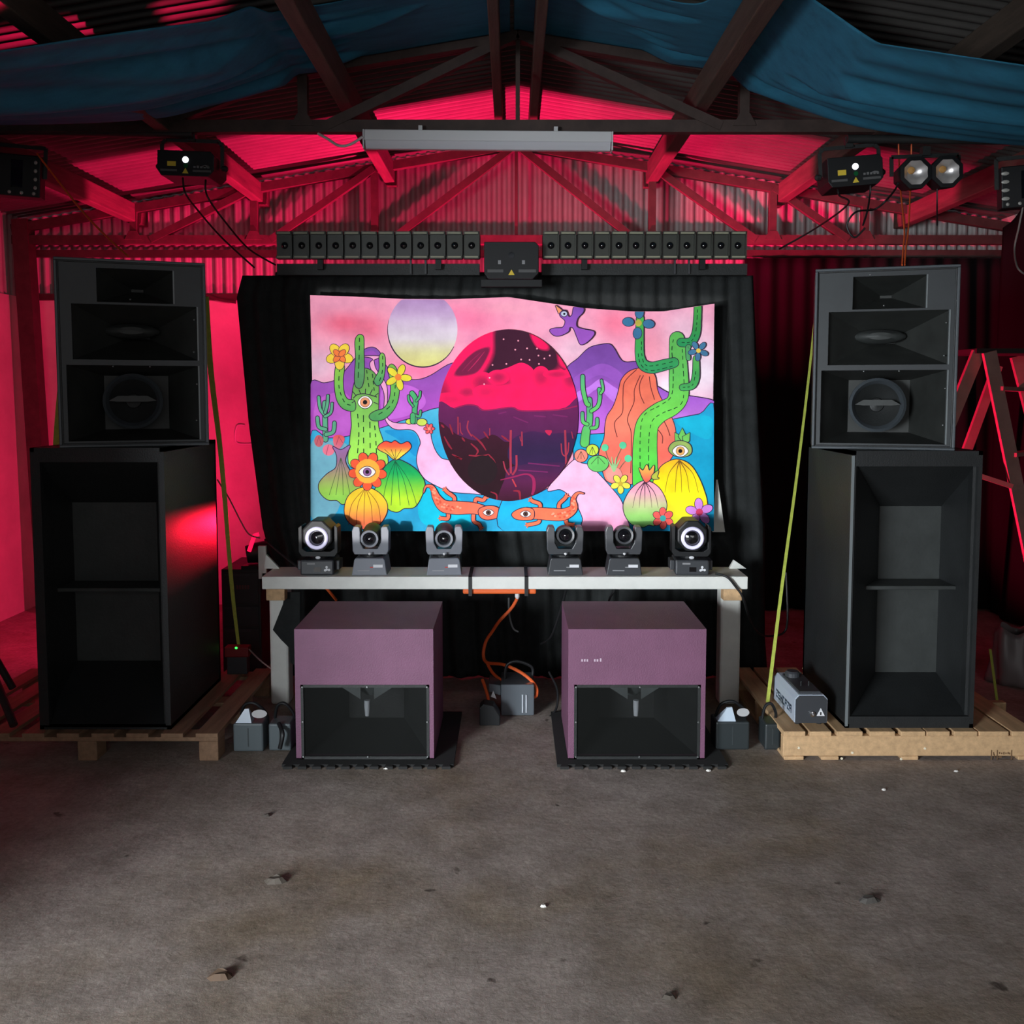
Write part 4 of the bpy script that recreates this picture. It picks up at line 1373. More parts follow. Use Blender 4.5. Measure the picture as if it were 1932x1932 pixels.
tr = MB().prism([(-0.018, 0), (0.018, 0), (0.0, 0.036)], (x0 + w * 0.78, DFm, zf0 + h * 0.26), (1, 0, 0), (0, 0, 1), 0.0012).build('hazard_triangle', m_label_white, fm)
MB().box(x0 + w * 0.78 - 0.003, x0 + w * 0.78 + 0.003, DFm - 0.002, DFm - 0.001, zf0 + h * 0.29, zf0 + h * 0.4).build('hazard_mark', m_blackplastic, tr)
for (fx, fy) in ((0.02, 0.03), (w - 0.03, 0.03), (0.02, 0.3), (w - 0.03, 0.3)):
    MB().lathe([(0.012, 0.0), (0.012, 0.013)], (x0 + fx, DFm + fy, zpr), (0, 0, 1), 10).build('rubber_foot', m_rubber, fm)
# dark block capitals along the side, worn and partly unreadable in the photograph
lt = MB()
m_ink = M('slate_ink', (66, 82, 98), 0.6)


def side_rect(t0, t1, z0, z1):
    lt.box(x0 - 0.0012, x0, DFm + t0, DFm + t1, zf0 + z0, zf0 + z1)


lh0, lh1 = h * 0.20, h * 0.50
nl = 7
for k in range(nl):
    a = 0.30 - 0.036 * k
    b2 = a - 0.028
    kind = 'ZSHCRZA'[k]
    th = 0.007
    side_rect(a - th, a, lh0, lh1) if kind in 'HCRA' else None
    side_rect(b2, b2 + th, lh0, lh1) if kind in 'HA' else None
    side_rect(b2, a, lh1 - 0.009, lh1) if kind in 'ZSCRA' else None
    side_rect(b2, a, lh0, lh0 + 0.009) if kind in 'ZSC' else None
    side_rect(b2, a, (lh0 + lh1) / 2 - 0.004, (lh0 + lh1) / 2 + 0.004) if kind in 'SHRA' else None
    side_rect(b2, b2 + th, (lh0 + lh1) / 2, lh1) if kind in 'ZR' else None
    side_rect(a - th, a, (lh0 + lh1) / 2, lh1) if kind in 'S' else None
    side_rect(a - th, a, lh0, (lh0 + lh1) / 2) if kind in 'Z' else None
lt.build('side_lettering', m_ink, fm)

# ------------------------------------------------------------------ left background: amp rack, red lamp, small box, tripod
DR = 5.35
rk = empty('amp_rack', (W(455, 1150, DR).x, DR, 0), 0, 'dark amplifier rack behind the lime strap, left of the drape', 'rack')
x0, x1 = W(418, 1120, DR).x, W(492, 1120, DR).x
zr1 = W(455, 1074, DR).z
MB().box(x0, x1, DR, DR + 0.4, 0.0, zr1).build('case', m_black, rk, bevel=0.006)
for (v0, v1) in ((1080, 1138), (1143, 1180), (1185, 1222)):
    z1, z0 = W(455, v0, DR).z, W(455, v1, DR).z
    fp = MB().box(x0 + 0.012, x1 - 0.012, DR - 0.008, DR, z0, z1).build('amp_panel', m_charcoal, rk, bevel=0.002)
    MB().box(x0 + 0.02, x1 - 0.06, DR - 0.010, DR - 0.008, z1 - 0.02, z1 - 0.008).build('panel_strip', m_darkgrey, fp)
lt2 = MB()
for k in range(5):
    u = 446 + 5.2 * k
    p = W(u, 1108, DR - 0.009)
    lt2.box(p.x, p.x + 0.010, DR - 0.0095, DR - 0.008, p.z - 0.012, p.z + 0.012)
lt2.build('panel_lettering', M('dim_red_print', (96, 58, 58), 0.6), rk)
rl = empty('red_par_lamp', (W(470, 1045, 5.32).x, 5.36, zr1), 0, 'red glowing lamp on the amplifier rack at left', 'stage light')
c0 = Vector((W(476, 1035, 5.32).x, 5.42, zr1 + 0.085))
MB().lathe([(0.05, -0.06), (0.06, 0.0), (0.06, 0.07), (0.045, 0.10), (0.0, 0.105)], c0, (1, 0.25, 0.15), 20).build('can', m_blackplastic, rl, smooth=True)
MB().lathe([(0.0, -0.062), (0.05, -0.060)], c0, (1, 0.25, 0.15), 20, caps=False).build('lamp_face', M('red_lamp_face', (255, 40, 60), 0.4, emit=(255, 20, 60), estr=3.0), rl, fix=False)
bkm = MB()
a, c_, d_ = W(470, 1040, 5.33), W(480, 1010, 5.33), W(488, 1008, 5.33)
bkm.beam(a, c_, 0.02, 0.02)
bkm.beam(c_, d_, 0.02, 0.02)
bkm.build('lit_edge_glow', M('red_lit_edge_glow', (255, 60, 80), 0.3, emit=(255, 20, 80), estr=1.2), rl)  # emission put in for a lamp edge lit by its own beam
MB().box(a.x - 0.05, a.x + 0.04, 5.34, 5.42, zr1, zr1 + 0.02).build('foot', m_blackplastic, rl)
# small box with a green light, on the left pallet
DS = 4.92
x0, x1 = W(424, 1245, DS).x, W(469, 1245, DS).x
sb = empty('small_supply_box', ((x0 + x1) / 2, DS, zpl), 0, 'small red-topped box with a green light on the left pallet', 'box')
zb = W(445, 1240, DS).z
MB().box(x0 + 0.01, x1 - 0.01, DS, DS + 0.06, zpl, zb).build('lower_case', m_darkgrey, sb, bevel=0.004)
MB().box(x0, x1, DS - 0.005, DS + 0.06, zb, zb + 0.055).build('upper_case', M('dull_red_plastic', (130, 30, 34), 0.5), sb, bevel=0.006)
p = W(446, 1217, DS)
MB().lathe([(0.0, -0.004), (0.007, 0.0), (0.007, 0.004)], (p.x, DS - 0.006, zb + 0.05), (0, 1, 0.4), 10).build('green_led', M('green_led', (60, 255, 90), 0.3, emit=(60, 255, 90), estr=2.0), sb)
cable('data_cable', [W(470, 1225, 4.92), W(490, 1245, 4.9), W(512, 1262, 4.88)], 0.004, MATS['pink_flex'], 'thin cable from the small box towards the white post')
# folded tripod legs at the left edge
tp = empty('tripod_stand', (-2.42, 4.62, 0), 0, 'dark folded tripod stand at the left edge', 'stand')
hub = W(-62, 1150, 4.5)
hub2 = Vector((hub.x, hub.y, hub.z - 0.02))


def foot(u, v, zz):
    q = WF(u, v, zz)
    return Vector((max(q.x, -2.54), q.y, zz))


for (u, v) in ((24, 1298), (26, 1368)):
    MB().tube([hub, hub.lerp(foot(u, v, zpl + 0.02), 0.5), foot(u, v, zpl + 0.02)], 0.018, 10).build('leg', m_black, tp, smooth=True)
MB().tube([hub, Vector((hub.x - 0.25, hub.y + 0.1, 0.02))], 0.018, 10).build('leg', m_black, tp, smooth=True)
MB().tube([(hub.x, hub.y, hub.z - 0.05), (hub.x, hub.y, hub.z + 0.45)], 0.022, 10).build('mast', m_black, tp, smooth=True)

# ------------------------------------------------------------------ right background: stepladder, pale sack
ld = empty('step_ladder', (3.0, 6.1, 0), 0, 'wooden stepladder lit red behind the right stack', 'ladder')
m_ladder = M('pale_ladder_wood', (190, 150, 140), 0.7, var=0.2, scale=5)


def ext(u0, v0, u1, v1, D, z=0.0):
    a_, c2 = W(u0, v0, D), W(u1, v1, D)
    t_ = (z - a_.z) / (c2.z - a_.z)
    return a_, a_.lerp(c2, t_)


a1, b1 = ext(1846, 664, 1797, 785, 5.9)
MB().beam(a1, b1, 0.075, 0.03, up=(0, 1, 0)).build('rear_rail', m_ladder, ld)
a2, b2_ = ext(1866, 664, 1917, 915, 5.85)
MB().beam(a2, b2_, 0.08, 0.03, up=(0, 1, 0)).build('front_rail', m_ladder, ld)
a3, b3 = ext(1882, 690, 1834, 822, 6.35)
MB().beam(a3, b3, 0.06, 0.03, up=(0, 1, 0)).build('rear_rail', m_ladder, ld)
a4, b4 = ext(1918, 672, 1985, 930, 6.3)
MB().beam(a4, b4, 0.08, 0.03, up=(0, 1, 0)).build('front_rail', m_ladder, ld)
for k in range(4):
    t_ = 0.12 + 0.22 * k
    MB().beam(a2.lerp(b2_, t_), a4.lerp(b4, t_), 0.08, 0.025).build('tread', m_ladder, ld)
MB().beam(W(1846, 897, 5.87), W(1910, 918, 5.84), 0.03, 0.02, up=(0, 1, 0)).build('spreader_bar', m_ladder, ld)
MB().box(a1.x - 0.03, a4.x + 0.02, 5.86, 6.32, a1.z - 0.01, a1.z + 0.02).build('top_cap', M('dark_cap', (54, 48, 46), 0.7), ld)
p0 = WF(1915, 1300, 0)


def sack(s, t):
    an = s * 2 * math.pi
    r_ = 0.14 + 0.015 * math.sin(an * 3 + t * 4) + 0.01 * math.sin(an * 7)
    top = 0.30 + 0.02 * math.sin(an * 4)
    k_ = 1 - 0.25 * t * t
    return Vector((p0.x + 0.06 + r_ * k_ * math.cos(an), p0.y + 0.12 + r_ * k_ * 0.8 * math.sin(an), 0.006 + top * t))


sk = MB().grid(40, 10, sack).build('plastic_sack', M('pale_plastic_sack', (120, 112, 112), 0.4), smooth='all', solid=0.004)
tag(sk, 'pale grey open sack on the floor at the right edge', 'sack')

# ------------------------------------------------------------------ litter on the floor
for (u, v, s_x, lb, c_) in ((1025, 1711, 0.007, 'white crumb in the middle of the floor', (225, 222, 216)), (1804, 1456, 0.006, 'white crumb in front of the right pallet', (225, 222, 216)),
                            (1667, 1491, 0.006, 'white crumb below the right bass bin', (225, 222, 216)), (1176, 1456, 0.007, 'white crumb on the right mat edge', (225, 222, 216)),
                            (1337, 1455, 0.007, 'white crumb at the corner of the right mat', (225, 222, 216)), (728, 1451, 0.006, 'white crumb in front of the left subwoofer', (225, 222, 216)),
                            (416, 1844, 0.022, 'curled brown leaf scrap at the lower left', (92, 72, 56)), (518, 1664, 0.022, 'dark scrap on the floor at left', (84, 76, 68)),
                            (1262, 1883, 0.012, 'dark chip near the bottom edge', (78, 70, 62)), (1640, 1700, 0.020, 'dark scrap on the floor at right', (82, 78, 74)), (502, 1540, 0.010, 'small dark scrap at left', (70, 62, 56))):
    p = WF(u, v, 0.0)
    z = 0.0 if not (1060 < u < 1345 and v < 1460) else 0.0
    mb_ = MB()
    rr = random.Random(int(u))
    n = 9
    ring = [(p.x + s_x * (1.4 + 0.5 * rr.random()) * math.cos(6.283 * k / n), p.y + s_x * (0.8 + 0.4 * rr.random()) * math.sin(6.283 * k / n), 0.001) for k in range(n)]
    top = [(p.x + (q[0] - p.x) * 0.6, p.y + (q[1] - p.y) * 0.6, 0.004 + s_x * (0.3 + 0.4 * rr.random())) for q in ring]
    mb_.add(ring + top, [(k, (k + 1) % n, (k + 1) % n + n, k + n) for k in range(n)] + [tuple(range(n, 2 * n)), tuple(range(n - 1, -1, -1))])
    o = mb_.build('floor_litter', M('litter_%d_%d' % (c_[0], c_[1]), c_, 0.8))
    tag(o, lb, 'litter', 'scraps on the floor')

# ------------------------------------------------------------------ the painted backdrop
DP = 5.10
mp_ = bpy.data.materials.new('poster_paint')
mp_.use_nodes = True
nt = mp_.node_tree
b = nt.nodes['Principled BSDF']
b.inputs['Roughness'].default_value = 0.8
b.inputs['Specular IOR Level'].default_value = 0.15
at = nt.nodes.new('ShaderNodeVertexColor')
at.layer_name = 'paint'
tc = nt.nodes.new('ShaderNodeTexCoord')
wash = ramp(noise(9, 5, 0.6), [(0.3, (222, 214, 222)), (0.7, (255, 255, 255))])
nt.links.new(mix(at.outputs[0], wash, 0.8, 'MULTIPLY'), b.inputs['Base Color'])

pc = W(966, 1000, DP)
art = empty('painted_backdrop', (pc.x, DP, pc.z), 0, 'bright cactus desert painting with a round red desert scene in the middle', 'painting')
LAYER = [0]
GRP = {}


def TL(p):
    return (570 + p[0] / 4.11, 540 + p[1] / 4.11)


def TR(p):
    return (960 + p[0] / 4.11, 540 + p[1] / 4.11)


def TC(p):
    return (810 + p[0] / 5.367, 600 + p[1] / 5.367)


CUR = {'T': TL, 'g': 'painted_sky', 'clip': None}


def use(g=None, T=None, clip=False):
    if g:
        CUR['g'] = g
    if T:
        CUR['T'] = T
    CUR['clip'] = clip


def mbg():
    return GRP.setdefault(CUR['g'], MB())


def nl_():
    LAYER[0] += 1
    return DP - 0.001 - LAYER[0] * 0.00003


def to_world(P, d):
    return [W(p[0], p[1], d) for p in P]


def colour_at(col, p, lo, hi):
    if isinstance(col[0], (tuple, list)):
        t = min(1.0, max(0.0, (p[1] - lo) / max(1e-6, hi - lo)))
        k = t * (len(col) - 1)
        i = min(len(col) - 2, max(0, int(k)))
        f = k - i
        c = tuple(col[i][j] * (1 - f) + col[i + 1][j] * f for j in range(3))
    else:
        c = col
    return tuple(0.97 * x for x in lin(c))


ELL = [(959 + 132 * math.cos(2 * math.pi * k / 72), 783.5 + 162 * math.sin(2 * math.pi * k / 72)) for k in range(72)]
TOPV = [(585, 557), (655, 559), (760, 564), (850, 564.5), (960, 560.5), (1033, 571.5), (1106, 581.5), (1191, 587.5), (1252, 587.5), (1300, 580), (1348, 573)]


def canvas_ok(p):
    """keep strokes on the canvas"""
    u = min(1347, max(586, p[0]))
    v = max(p[1], interp([(a_, c_) for a_, c_ in TOPV], u)[0] + 0.5)
    return (u, min(1002, v))


def clip_poly(P, C):
    out = list(P)
    n = len(C)
    for i in range(n):
        a_, c_ = C[i], C[(i + 1) % n]
        src, out = out, []
        if not src:
            break

        def side(p):
            return (c_[0] - a_[0]) * (p[1] - a_[1]) - (c_[1] - a_[1]) * (p[0] - a_[0])
        for j in range(len(src)):
            p, q = src[j], src[(j + 1) % len(src)]
            sp, sq = side(p), side(q)
            if sp >= 0:
                out.append(p)
            if (sp >= 0) != (sq >= 0):
                t = sp / (sp - sq)
                out.append((p[0] + (q[0] - p[0]) * t, p[1] + (q[1] - p[1]) * t))
    return out


def area_fill(P, col):
    if len(P) < 3:
        return
    if CUR['clip']:
        P = clip_poly(P, ELL)
        if len(P) < 3:
            return
    else:
        P = [canvas_ok(p) for p in P]
    Q = []
    for p in P:
        if not Q or math.hypot(p[0] - Q[-1][0], p[1] - Q[-1][1]) > 0.15:
            Q.append(p)
    P = Q
    if len(P) < 3:
        return
    lo, hi = min(p[1] for p in P), max(p[1] for p in P)
    d = nl_()
    tri = tessellate_polygon([[Vector((p[0], p[1], 0)) for p in P]])
    # split long triangles once so that washes blend
    V = list(P)
    cols = [colour_at(col, p, lo, hi) for p in V]
    mbg().add(to_world(V, d), [tuple(t) for t in tri], cols)


def ribbon(P, w, col, cap=True):
    """stroke with varying width, in photo pixels"""
    n = len(P)
    ws = [interp([(k / (len(w) - 1), x) for k, x in enumerate(w)], i / (n - 1))[0] for i in range(n)] if isinstance(w, (list, tuple)) else [w] * n
    L, R = [], []
    for i in range(n):
        a_, c_ = P[max(0, i - 1)], P[min(n - 1, i + 1)]
        dx_, dy_ = c_[0] - a_[0], c_[1] - a_[1]
        l_ = math.hypot(dx_, dy_) or 1
        nx, ny = -dy_ / l_ * ws[i] / 2, dx_ / l_ * ws[i] / 2
        L.append((P[i][0] + nx, P[i][1] + ny))
        R.append((P[i][0] - nx, P[i][1] - ny))
    d = nl_()
    allp = [q for pr_ in zip(L, R) for q in pr_]
    if CUR['clip']:
        for i in range(n - 1):
            q = clip_poly([L[i], R[i], R[i + 1], L[i + 1]], ELL) or clip_poly([L[i], L[i + 1], R[i + 1], R[i]], ELL)
            if len(q) >= 3:
                mbg().add(to_world(q, d), [tuple(range(len(q)))], [colour_at(col, p, 0, 1) for p in q])
        return L, R
    allp = [canvas_ok(p) for p in allp]
    lo, hi = min(p[1] for p in allp), max(p[1] for p in allp)
    mbg().add(to_world(allp, d), [(2 * i, 2 * i + 1, 2 * i + 3, 2 * i + 2) for i in range(n - 1)], [colour_at(col, p, lo, hi) for p in allp])
    if cap:
        for i, sgn in ((0, -1), (n - 1, 1)):
            r_ = ws[i] / 2
            if r_ > 1.2:
                C = [canvas_ok((P[i][0] + r_ * math.cos(t), P[i][1] + r_ * math.sin(t))) for t in [2 * math.pi * k / 14 for k in range(14)]]
                mbg().add(to_world(C, d + 1.4e-5), [tuple(range(14))], [colour_at(col, p, lo, hi) for p in C])
    return L, R


INK = (52, 34, 62)


def sp2(pts, n=5, closed=False):
    return [(p.x, p.y) for p in spline([Vector((a_, c_, 0)) for a_, c_ in pts], n, closed)]


def fill(pts, col, ink=True, smooth=True, w=1.5, inkc=INK):
    P = [CUR['T'](p) for p in pts]
    if smooth:
        P = sp2(P, 5, True)
    if ink:
        ribbon(P + [P[0]], w * 2, inkc, cap=False) if not CUR['clip'] else None
    area_fill(P, col)


def stroke(pts, w, col, ink=False, smooth=True):
    P = [CUR['T'](p) for p in pts]
    if smooth:
        P = sp2(P, 6)
    k = 1 / (5.367 if CUR['T'] is TC else 4.11)
    ww = [x * k for x in w] if isinstance(w, (list, tuple)) else w * k
    if ink:
        wi = [x + 2.6 for x in ww] if isinstance(ww, list) else ww + 2.6
        ribbon(P, wi, INK)
    ribbon(P, ww, col)
    return P, ww


def ellipse(cx, cy, rx, ry, col, ink=True, rot=0.0, n=24, w=1.3):
    c_, s_2 = math.cos(rot), math.sin(rot)
    fill([(cx + rx * math.cos(t) * c_ - ry * math.sin(t) * s_2, cy + rx * math.cos(t) * s_2 + ry * math.sin(t) * c_) for t in [2 * math.pi * k / n for k in range(n)]], col, ink, smooth=False, w=w)


def dashes(pts, w=5, on=26, off=20, col=(24, 62, 40)):
    P = sp2([CUR['T'](p) for p in pts], 10)
    k = 1 / 4.11
    acc, cur, seg_ = 0.0, [P[0]], True
    for a_, c_ in zip(P, P[1:]):
        l_ = math.hypot(c_[0] - a_[0], c_[1] - a_[1])
        acc += l_
        if seg_:
            cur.append(c_)
        if seg_ and acc > on * k:
            if len(cur) > 1:
                ribbon(cur, w * k, col, cap=False)
            acc, seg_ = 0, False
        elif not seg_ and acc > off * k:
            acc, seg_, cur = 0, True, [c_]


def flower(cx, cy, n, r, pr_, col, cc=None, cr=0, rot=0.0, squash=0.62):
    for k in range(n):
        t = rot + 2 * math.pi * k / n
        ellipse(cx + r * math.cos(t), cy + r * math.sin(t), pr_, pr_ * squash, col, True, t, 14, 1.0)
    if cc:
        ellipse(cx, cy, cr, cr, cc, False, n=14)


def eye(cx, cy, rx, ry, iris):
    fill([(cx - rx, cy), (cx - rx * 0.4, cy - ry), (cx + rx * 0.4, cy - ry), (cx + rx, cy), (cx + rx * 0.4, cy + ry), (cx - rx * 0.4, cy + ry)], (246, 240, 236), True, w=1.2)
    ellipse(cx, cy, ry * 0.85, ry * 0.85, iris, True, n=16, w=0.8)
    ellipse(cx, cy, ry * 0.42, ry * 0.42, (28, 22, 26), False, n=12)


# canvas with the pink sky wash
def sky_col(u, v):
    x, y = u, v
    base = Vector((240, 158, 186))

    def g_(cx, cy, sx, sy):
        return math.exp(-((x - cx) / sx) ** 2 - ((y - cy) / sy) ** 2)
    c_ = base.copy()
    for (cx, cy, sx, sy, t, a_) in ((650, 610, 45, 22, (232, 98, 128), 0.9), (700, 620, 30, 25, (226, 100, 130), 0.7), (600, 690, 40, 35, (226, 190, 212), 0.9),
                                    (640, 575, 60, 14, (226, 150, 180), 0.6), (880, 600, 70, 30, (244, 118, 160), 0.85), (960, 580, 60, 14, (236, 160, 180), 0.7),
                                    (1160, 610, 35, 28, (244, 120, 150), 0.9), (1235, 655, 30, 45, (232, 140, 160), 0.8), (1330, 700, 60, 70, (240, 222, 236), 1.0), (1260, 740, 40, 40, (246, 240, 250), 0.9),
                                    (1085, 660, 50, 40, (222, 180, 200), 0.9), (890, 640, 14, 14, (214, 130, 168), 0.6), (1290, 620, 40, 40, (232, 196, 214), 0.7), (790, 700, 60, 20, (250, 110, 160), 0.7)):
        c_ = c_.lerp(Vector(t), a_ * g_(cx, cy, sx, sy))
    return tuple(c_)


cv = MB()
nu, nv = 90, 54
vs, cs = [], []
for j in range(nv + 1):
    for i in range(nu + 1):
        s = i / nu
        u_top = 585 + (1348 - 585) * s
        vtop = interp([(a_, c_) for a_, c_ in TOPV], u_top)[0]
        t = j / nv
        u = u_top * (1 - t) + (596 + (1342 - 596) * s) * t
        v = vtop * (1 - t) + 1002 * t
        vs.append(W(u, v, DP - 0.001))
        cs.append(tuple(0.97 * x for x in lin(sky_col(u, v))))
cv.add(vs, [(j * (nu + 1) + i, j * (nu + 1) + i + 1, (j + 1) * (nu + 1) + i + 1, (j + 1) * (nu + 1) + i) for j in range(nv) for i in range(nu)], cs)
cv.build('canvas_face', mp_, art, fix=False)
bk = MB()
edge = [(u, interp([(a_, c_) for a_, c_ in TOPV], u)[0]) for u in range(585, 1349, 7)] + [(1348, 573), (1342, 1002), (596, 1002)]
P0 = [W(u, v, DP) for u, v in edge]
P1 = [p + Vector((0, 0.012, 0)) for p in P0]
n = len(edge)
bk.add(P0 + P1, [(i, (i + 1) % n, (i + 1) % n + n, i + n) for i in range(n)] + [tuple(range(2 * n - 1, n - 1, -1)), tuple(range(n))])
bk.build('canvas_board', m_white, art)

# ---- left half
use('painted_hills', TL)
fill([(62, 762), (170, 752), (260, 728), (340, 650), (400, 575), (470, 500), (545, 475), (600, 512), (645, 610), (720, 690), (800, 720), (900, 726), (1000, 692), (1160, 600), (1300, 620), (1300, 960), (1060, 955), (600, 1120), (350, 1180), (62, 1180)],
     [(128, 78, 168), (150, 82, 178), (172, 78, 190), (196, 92, 206)])
fill([(110, 900), (300, 820), (380, 900), (360, 1120), (120, 1140)], (188, 96, 200), ink=False)
fill([(620, 800), (760, 760), (900, 800), (960, 900), (880, 980), (700, 1030), (620, 980)], (196, 104, 214), ink=False)
fill([(470, 530), (545, 500), (600, 560), (560, 600), (500, 590)], (150, 78, 178), ink=False)
use('painted_lake')
fill([(62, 1165), (200, 1180), (360, 1165), (600, 1105), (760, 1050), (860, 1020), (960, 972), (1080, 945), (1300, 960), (1700, 1600), (1700, 1900), (62, 1900)], [(86, 182, 214), (46, 170, 218), (40, 160, 210), (46, 172, 216)])
fill([(62, 1230), (240, 1200), (360, 1250), (340, 1500), (250, 1780), (62, 1780)], (112, 176, 196), ink=False)
fill([(640, 1120), (850, 1130), (900, 1200), (880, 1320), (760, 1200)], (30, 150, 210), ink=False)
fill([(960, 1540), (1200, 1620), (1300, 1860), (1000, 1870), (900, 1760)], (22, 196, 226), ink=False)
use('painted_path')
fill([(600, 545), (470, 545), (545, 560), (570, 640), (640, 740), (660, 820), (655, 1000), (690, 1050), (760, 1065), (900, 1065), (985, 1092), (1000, 1180), (1030, 1270), (1080, 1335), (1150, 1355), (1330, 1440), (1480, 1605), (1300, 1605), (1150, 1590), (1030, 1540), (950, 1490), (905, 1420), (890, 1340), (905, 1260), (920, 1210), (890, 1140), (840, 1110), (740, 1110), (690, 1090), (650, 1040), (635, 960), (640, 850), (610, 760), (545, 660), (530, 590)],
     [(232, 160, 200), (236, 166, 208), (244, 182, 222), (250, 196, 234)])
use('painted_moon')
ms = [(935 + 270 * math.cos(t), 335 + 290 * math.sin(t)) for t in [2 * math.pi * k / 48 for k in range(48)]]
fill(ms, [(176, 140, 190), (190, 160, 200), (212, 196, 216), (216, 208, 214), (212, 210, 150), (218, 214, 128)], ink=False, smooth=False)
stroke([(935 + 272 * math.cos(t), 335 + 292 * math.sin(t)) for t in [math.radians(x) for x in range(195, 19, -12)]], [2, 10, 10, 10, 5], INK)
use('painted_tall_cactus')
fill([(470, 640), (545, 660), (590, 740), (592, 900), (590, 1080), (628, 1210), (650, 1400), (380, 1400), (372, 1200), (385, 1080), (380, 960), (395, 800), (425, 700)], [(96, 150, 76), (112, 176, 84), (134, 206, 92), (160, 232, 92), (170, 236, 90)])
fill([(408, 720), (416, 560), (412, 430), (430, 385), (456, 378), (476, 402), (478, 520), (480, 690), (460, 780), (420, 780)], [(118, 192, 74), (88, 156, 92), (86, 146, 96)])
fill([(560, 730), (598, 650), (600, 550), (620, 520), (642, 552), (640, 660), (622, 738), (585, 770)], [(126, 190, 84), (72, 150, 96)])
fill([(405, 962), (325, 952), (272, 885), (252, 760), (262, 622), (292, 600), (326, 622), (316, 720), (322, 815), (350, 875), (405, 890)], [(148, 200, 70), (116, 188, 84), (88, 168, 90)])
fill([(528, 995), (570, 968), (632, 948), (672, 890), (690, 800), (678, 700), (664, 642), (692, 606), (730, 642), (752, 760), (742, 882), (700, 970), (632, 1030), (560, 1042), (525, 1022)], [(122, 186, 72), (108, 186, 86), (76, 158, 92)])
for pts in ([(445, 400), (442, 550), (432, 760)], [(625, 540), (622, 660), (598, 740)], [(292, 630), (286, 780), (330, 900), (390, 925)], [(712, 660), (722, 780), (690, 920), (560, 1015)],
            [(430, 990), (440, 1150), (425, 1340)], [(475, 1000), (478, 1350)], [(525, 1050), (530, 1380)], [(562, 1080), (572, 1200), (580, 1380)], [(500, 650), (515, 760), (525, 810)], [(545, 680), (555, 770), (560, 820)]):
    dashes(pts, 7)
eye(488, 900, 55, 42, (226, 150, 108))
stroke([(395, 870), (430, 840), (490, 835), (550, 850), (580, 860)], 7, INK)
for a_, c_ in (((420, 850), (390, 815)), ((455, 838), (440, 800)), ((490, 834), (492, 795)), ((525, 840), (545, 800)), ((560, 855), (590, 830)), ((410, 890), (385, 905)), ((555, 900), (590, 915))):
    stroke([a_, c_], 6, INK, smooth=False)
flower(290, 540, 5, 55, 52, (236, 206, 66), (232, 126, 62), 46, 0.3, 0.7)
flower(290, 540, 4, 30, 32, (232, 120, 60), None, 0, 0.8, 0.6)
flower(745, 705, 5, 58, 46, (226, 214, 60), (232, 128, 58), 26, 0.1, 0.55)
use('painted_small_cactus')
for pts, w_ in (([(182, 1190), (178, 1050), (176, 905)], 34), ([(176, 1000), (140, 950), (128, 860)], 20), ([(178, 980), (195, 920), (200, 850)], 20), ([(182, 1110), (130, 1090), (118, 1020)], 24), ([(185, 1150), (240, 1130), (250, 1060)], 26), ([(178, 1010), (222, 980), (232, 910)], 18)):
    stroke(pts, w_, (92, 172, 134), ink=True)
ellipse(830, 1050, 24, 18, (206, 226, 80))
ellipse(928, 1055, 38, 26, (202, 226, 90))
for pts, w_ in (([(872, 1050), (872, 960), (880, 880), (852, 830)], 34), ([(860, 930), (830, 890), (824, 850)], 14), ([(885, 890), (910, 860), (916, 820)], 14), ([(880, 1000), (910, 1010), (918, 970)], 16), ([(858, 1050), (858, 1000)], 34)):
    stroke(pts, w_, (76, 178, 112), ink=True)
flower(985, 1105, 6, 22, 20, (236, 92, 92), (244, 150, 130), 12)
use('painted_shrubs')
ellipse(130, 1200, 36, 46, (196, 100, 108), False)
fill([(240, 1200), (250, 1160), (300, 1155), (330, 1185), (300, 1250), (260, 1260)], [(232, 90, 90), (214, 120, 150)], ink=False)
ellipse(205, 1270, 46, 44, (232, 122, 146), False)
for a_, c_ in (((130, 1165), (110, 1230)), ((130, 1165), (150, 1230)), ((205, 1230), (185, 1310)), ((285, 1165), (265, 1230)), ((285, 1165), (315, 1215))):
    stroke([a_, c_], 4, (150, 60, 90), smooth=False)
fill([(262, 1290), (240, 1245), (300, 1270), (370, 1235), (345, 1300), (335, 1360), (370, 1430), (430, 1490), (450, 1560), (400, 1640), (320, 1690), (270, 1660), (200, 1655), (140, 1600), (132, 1530), (190, 1460), (260, 1410), (272, 1340)],
     [(158, 112, 180), (150, 110, 140), (160, 150, 112), (150, 200, 84), (140, 214, 84)])
for x_ in (210, 262, 318, 372):
    stroke([(300, 1330), (300 + (x_ - 290) * 0.5, 1460), (x_, 1620)], 4, (70, 90, 60))
fill([(722, 1345), (640, 1405), (600, 1500), (545, 1640), (590, 1700), (640, 1702), (690, 1740), (745, 1748), (790, 1722), (870, 1712), (925, 1630), (950, 1530), (900, 1440), (810, 1372)], [(16, 148, 98), (26, 172, 92), (120, 210, 66), (184, 230, 50), (176, 226, 56)])
for x_ in (620, 690, 760, 830, 890):
    stroke([(722, 1355), (722 + (x_ - 722) * 0.6, 1500), (x_, 1700)], 4, (24, 92, 60))
fill([(722, 1345), (660, 1300), (585, 1255), (640, 1205), (690, 1215), (720, 1200), (765, 1225), (820, 1208), (842, 1252), (780, 1310)], [(236, 74, 60), (240, 110, 66), (246, 214, 74), (244, 226, 80)])
for x_ in (640, 690, 725, 770):
    stroke([(722, 1345), (x_, 1265)], 4, (90, 60, 40), smooth=False)
fill([(490, 1560), (400, 1590), (345, 1655), (330, 1760), (375, 1840), (480, 1882), (590, 1852), (652, 1765), (655, 1680), (590, 1598)], [(240, 204, 52), (246, 214, 52), (248, 190, 66), (246, 142, 78), (240, 104, 84)])
